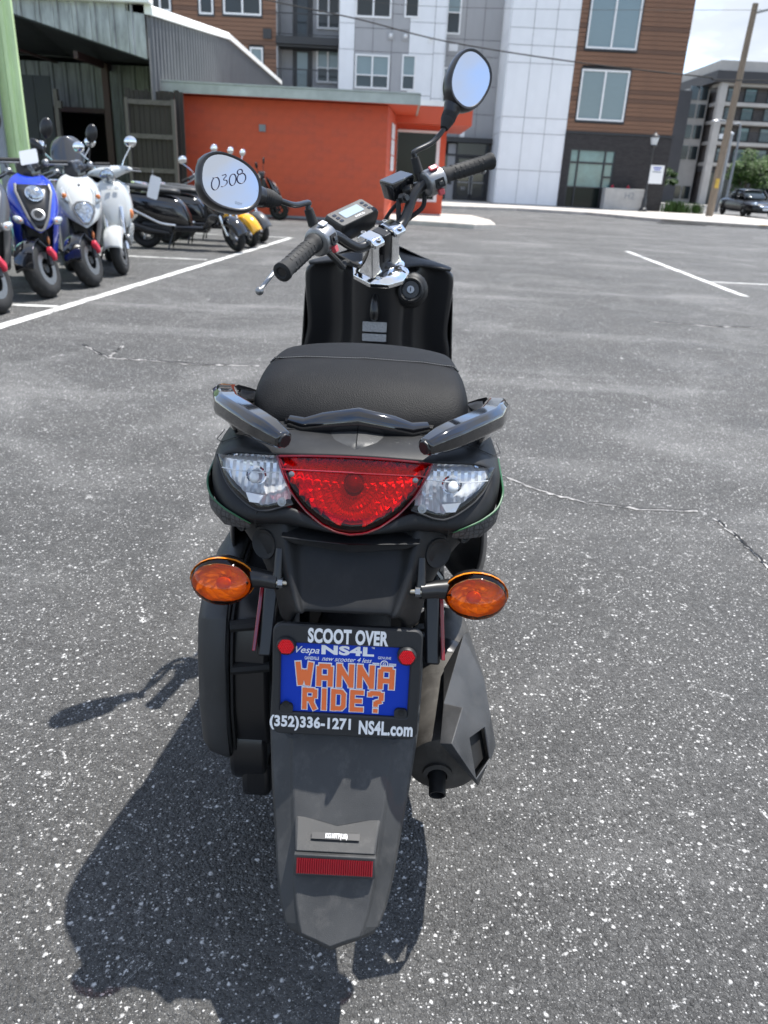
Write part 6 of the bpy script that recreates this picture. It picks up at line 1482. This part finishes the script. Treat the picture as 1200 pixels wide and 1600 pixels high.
# ================================================================== street furniture
pmat('weathered_wood', (0.21, 0.165, 0.12), .85, streak=(9, .4, (4, 4, .25)))
pmat('leaf_a', (0.052, 0.105, 0.017), .6, spec=.25); pmat('leaf_b', (0.030, 0.066, 0.012), .6, spec=.25); pmat('bark', (0.10, 0.075, 0.055), .9)
pmat('lamp_glass', (0.55, 0.56, 0.55), .3)
pmat('car_black', (0.006, 0.006, 0.007), .25, coat=.25, spec=.3)
pole = thing('utility_pole', 'weathered wooden utility pole standing on the corner pavement', 'pole', (14.53, 38.9, .13))
PO = (14.53, 38.9, .13)
MB().tube([(14.53, 38.9, 0.12), (14.62, 38.9, 4.5), (14.70, 38.9, 8.6)], [.17, .145, .12], 14).build('shaft', 'weathered_wood', pole, off=PO)
MB().tube([(14.72, 38.9, 8.25), (15.6, 38.9, 8.5), (16.4, 38.9, 8.55)], .05, 8).build('arm', 'pipe_grey', pole, off=PO)
MB().bx(14.45, 14.62, 38.70, 38.74, 1.35, 1.75).build('marker_plate', 'paint_yellow', pole, off=PO, smooth=False)
cb = [(-30, 30.0, 8.2), (-10, 30, 7.0), (-4.456, 30, 6.246), (-1.683, 30, 5.877), (1.349, 30, 5.36), (5.713, 30, 4.96), (10.098, 30, 4.72), (12.277, 30, 4.70), (30, 30, 5.4)]
tag(MB().tube(cb, .022, 6, smooth=6).build('overhead_cable', 'rubber'), 'thick dark overhead cable sagging across the front of the apartment building', 'cable')
tag(MB().tube([(-30, 36, 9.3), (-6, 36, 7.75), (4, 36, 7.45), (30, 36, 8.6)], .008, 5, smooth=8).build('overhead_wire', 'rubber'), 'thin overhead wire running above the thick cable', 'cable')
lp = thing('street_lamp', 'short black lantern street lamp before the dark brick wall', 'lamp', (12.13, 41.4, .13)); LO = (12.13, 41.4, .13)
MB().lathe([(.20, 0), (.20, .12), (.12, .2), (.11, .55), (.075, .65), (.06, 1.0), (.05, 2.75), (.07, 2.8), (.05, 2.85)], (12.13, 41.4, .13), (0, 0, 1), 14).build('post', 'trim_dark', lp, off=LO)
MB().lathe([(.07, 0), (.10, .06), (.17, .12), (.165, .15)], (12.13, 41.4, 2.98), (0, 0, 1), 14).build('lantern_base', 'trim_dark', lp, off=LO)
MB().lathe([(.13, 0), (.20, .32), (.19, .34)], (12.13, 41.4, 3.12), (0, 0, 1), 14).build('lantern_glass', 'lamp_glass', lp, off=LO); MB().lathe([(.23, 0), (.20, .08), (.08, .16), (.03, .22), (.0, .3)], (12.13, 41.4, 3.46), (0, 0, 1), 14).build('lantern_cap', 'trim_dark', lp, off=LO)
sg = thing('sign_board', 'white banner sign with small blue print fixed to the black street lamp', 'sign', (12.47, 41.3, 1.42)); GO_ = (12.47, 41.3, 1.42)
sb_ = MB().bx(12.14, 12.80, 41.28, 41.31, 1.42, 2.25).build('board', 'frame_white', sg, off=GO_, smooth=False)
pmat('sign_blue', (.05, .09, .45), .5)
for k, (z, w) in enumerate(((2.14, .40), (2.05, .30), (1.95, .42))): MB().bx(12.47 - w / 2, 12.47 + w / 2, 41.272, 41.279, z - .022, z + .022).build('print_line', 'sign_blue' if k < 2 else 'pipe_grey', sb_, off=GO_, smooth=False)
pb = thing('planter_block', 'pale concrete planter block with faint engraved letters by the shop window', 'planter', (11.2, 42, .13)); PB = (11.2, 42, .13)
MB().bx(10.22, 12.20, 41.75, 42.45, .13, 1.14).build('block', 'planter_concrete', pb, off=PB, bevel=.02, smooth=False)
MB().text('H2', .42, Matrix(((1, 0, 0, 11.45), (0, 0, -1, 41.745), (0, 1, 0, .80), (0, 0, 0, 1))), off=.0, h=.004).build('engraved_letters', 'pipe_grey', pb, off=PB, smooth=False)
for x in (10.75, 11.55):
    f_ = thing('red_standpipe', ('left' if x < 11 else 'right') + ' small red standpipe sticking up behind the concrete planter block', 'pipe', (x, 42.6, .13), 0, 'red standpipes by the wall')
    MB().lathe([(.035, 0), (.035, 1.08), (.045, 1.10), (.045, 1.14), (0, 1.17)], (0, 0, 0), (0, 0, 1), 10).build('pipe', 'caliper_red', f_); MB().tube([(-.09, 0, 1.06), (.09, 0, 1.06)], .022, 8).build('outlet', 'caliper_red', f_)
# far steel street lamp and slim pole
s2 = thing('street_lamp', 'grey steel street lamp with curved arm far down the street', 'lamp', (22.6, 58, .1)); so = (22.6, 58, .1)
MB().tube([(22.6, 58, .1), (22.6, 58, 5.0), (22.1, 58, 5.45), (21.3, 58, 5.65), (20.95, 58, 5.62)], [.10, .07, .05, .045, .04], 10, smooth=4).build('post', 'pipe_grey', s2, off=so); MB().ball((20.85, 58, 5.58), (.28, .12, .07), 12, 8).build('lamp_head', 'alloy', s2, off=so)
s3 = thing('steel_pole', 'slim pale steel pole just behind the wooden utility pole', 'pole', (19.0, 50, .1)); MB().tube([(0, 0, 0), (.02, 0, 4.2)], [.13, .11], 10).build('shaft', 'galv', s3); MB().lathe([(.14, 0), (.14, .1), (0, .16)], (.02, 0, 4.2), (0, 0, 1), 10).build('cap', 'alloy', s3)
# leafy things
def leaves(name, c, rad, n, size, mats, parent, off, seed=1, clumps=14, flat=.25):
    rnd = random.Random(seed); cl = []
    for k in range(clumps):
        while True:
            p = Vector((rnd.uniform(-1, 1), rnd.uniform(-1, 1), rnd.uniform(-1, 1)))
            if p.length < 1: break
        cl.append((Vector((p.x * rad[0], p.y * rad[1], p.z * rad[2])) * .85, rnd.uniform(.25, .5)))
    ms = [MB(), MB()]
    for i in range(n):
        cc, rr_ = rnd.choice(cl); d = Vector((rnd.gauss(0, 1), rnd.gauss(0, 1), rnd.gauss(0, 1))).normalized() * rr_ * rad[0] * rnd.uniform(.4, 1.0)
        p = Vector(c) + cc + Vector((d.x, d.y, d.z * .75)); a = Vector((rnd.gauss(0, 1), rnd.gauss(0, 1), rnd.gauss(0, .6))).normalized(); b_ = a.orthogonal().normalized(); s_ = size * rnd.uniform(.6, 1.3)
        ms[0 if rnd.random() < .55 else 1].add([p - a * s_, p + b_ * s_ * .45, p + a * s_, p - b_ * s_ * .45], [(0, 1, 2, 3)])
    for m, mt in zip(ms, mats): tag(m.build(name, mt, parent, off=off, smooth=False), kind='stuff')
tr = thing('tree', 'small leafy green street tree behind the black car', 'tree', (25.4, 62, 0)); TO = (25.4, 62, 0)
MB().tube([(25.4, 62, 0), (25.45, 62, 1.2), (25.3, 62, 2.2)], [.10, .08, .05], 8).tube([(25.45, 62, 1.2), (25.9, 61.8, 2.3)], [.06, .03], 6).tube([(25.42, 62, 1.3), (24.8, 62.2, 2.2)], [.055, .03], 6).build('trunk', 'bark', tr, off=TO)
leaves('crown', (25.2, 62, 2.75), (1.75, 1.6, 1.45), 5200, .115, ('leaf_a', 'leaf_b'), tr, TO, 3, 22)
tr = thing('tree', 'dark small tree in the gap beside the brick corner', 'tree', (17.4, 56, 0)); TO = (17.4, 56, 0)
MB().tube([(17.4, 56, 0), (17.4, 56, 1.6)], [.08, .05], 8).build('trunk', 'bark', tr, off=TO); leaves('crown', (17.5, 56, 1.9), (.75, .7, .8), 700, .14, ('leaf_b', 'leaf_b'), tr, TO, 5, 9)
def grass_clump(loc, n, rx, ry, hgt, label, seed):
    rnd = random.Random(seed); t = thing('ornamental_grass', label, 'plant', loc, 0, 'grassy shrubs at the brick corner'); m = MB()
    for i in range(n):
        p = Vector((rnd.gauss(0, .4) * rx, rnd.gauss(0, .4) * ry, 0)); a = rnd.uniform(0, 6.3); L = hgt * rnd.uniform(.6, 1.15); sp_ = rnd.uniform(.1, .5); d = Vector((math.cos(a), math.sin(a), 0)); w = Vector((-d.y, d.x, 0)) * .018
        m.add([p - w, p + w, p + d * sp_ * L * .5 + Vector((0, 0, L * .7)) + w * .7, p + d * sp_ * L * .5 + Vector((0, 0, L * .7)) - w * .7, p + d * sp_ * L + Vector((0, 0, L))], [(0, 1, 2, 3), (3, 2, 4)])
    tag(m.build('blades', random.choice(('leaf_a', 'leaf_b')), t, smooth=False), kind='stuff')
grass_clump((14.15, 42.6, .13), 420, .75, .5, .55, 'larger tuft of green ornamental grass against the brick corner', 1)
grass_clump((15.15, 42.4, .13), 160, .3, .3, .5, 'smaller tuft of green ornamental grass nearer the wooden pole', 2)

# ---- black saloon car
car = thing('parked_car', 'black saloon car facing the camera on the street at the right edge', 'car', (20.1, 48.2, .006), R(182))
def cp(mb, name, mat, parent=None, **k): return mb.build(name, mat, parent or car, **k)
cs = []
for y, w, zb, zt in ((2.28, .60, .30, .50), (2.24, .74, .22, .64), (2.05, .83, .20, .72), (1.5, .87, .20, .80), (.85, .88, .20, .90), (0, .885, .20, .93), (-1.2, .885, .20, .95), (-1.9, .86, .22, .96), (-2.2, .78, .28, .93), (-2.28, .66, .36, .80)):
    cs.append([(-w * .9, y, zb), (-w, y, lerp(zb, zt, .35)), (-w * .98, y, lerp(zb, zt, .75)), (-w * .88, y, zt), (0, y, zt + .035), (w * .88, y, zt), (w * .98, y, lerp(zb, zt, .75)), (w, y, lerp(zb, zt, .35)), (w * .9, y, zb)])
body_ = cp(MB().loft(cs), 'body', 'car_black', sub=2)
gh = []
for y, w, zb, zt in ((1.05, .70, .90, .93), (.35, .70, .92, 1.38), (-.3, .70, .94, 1.44), (-1.0, .69, .95, 1.40), (-1.75, .66, .95, 1.0)):
    gh.append([(-w - .08, y, zb), (-w * .86, y, zt - .03), (-w * .6, y, zt), (w * .6, y, zt), (w * .86, y, zt - .03), (w + .08, y, zb)])
cp(MB().loft(gh), 'cabin_glass', 'glass_dark', sub=1)
rfv = []
for y, w, z in ((.42, .62, 1.385), (0, .64, 1.455), (-.6, .64, 1.465), (-1.05, .62, 1.40)): rfv.append([(-w, y, z - .045), (-w * .8, y, z), (0, y, z + .02), (w * .8, y, z), (w, y, z - .045)])
cp(MB().grid(rfv), 'roof', 'car_black', sub=2, solid=.03)
for sx in (-1, 1):
    cp(MB().tube([(sx * .70, 1.02, .93), (sx * .60, .40, 1.38)], .035, 8), 'pillar', 'car_black'); cp(MB().tube([(sx * .74, -.35, .94), (sx * .63, -.35, 1.40)], .035, 8), 'pillar', 'car_black')
    for y in (1.38, -1.38):
        wheel(lambda m, n, mt, p: cp(m, n, mt, p), (sx * .80, y, .31), (1, 0, 0), .31, .2, rim='alloy', name='wheel')
    cp(MB().ball((sx * .60, 2.12, .66), (.20, .10, .085), 16, 8, rot=Matrix.Rotation(sx * R(-20), 3, 'Z')), 'headlight', 'headlight_glass'); cp(MB().ball((sx * .98, .70, 1.0), (.11, .07, .075), 12, 8), 'door_mirror', 'car_black')
cp(MB().loft([[(-.36, 2.225, .60), (.36, 2.225, .60), (.32, 2.26, .52), (-.32, 2.26, .52)], [(-.36, 2.26, .61), (.36, 2.26, .61), (.32, 2.285, .53), (-.32, 2.285, .53)]]), 'grille', 'chrome', bevel=.01)
cp(MB().bx(-.45, .45, 2.235, 2.30, .25, .36), 'air_intake', 'shade_black'); cp(MB().bx(-.16, .16, 2.29, 2.31, .38, .48), 'front_plate', 'frame_white', smooth=False)
for sx in (-1, 1): cp(MB().bx(sx * .887, sx * .893, .1, .35, .80, .83), 'door_handle', 'car_black')
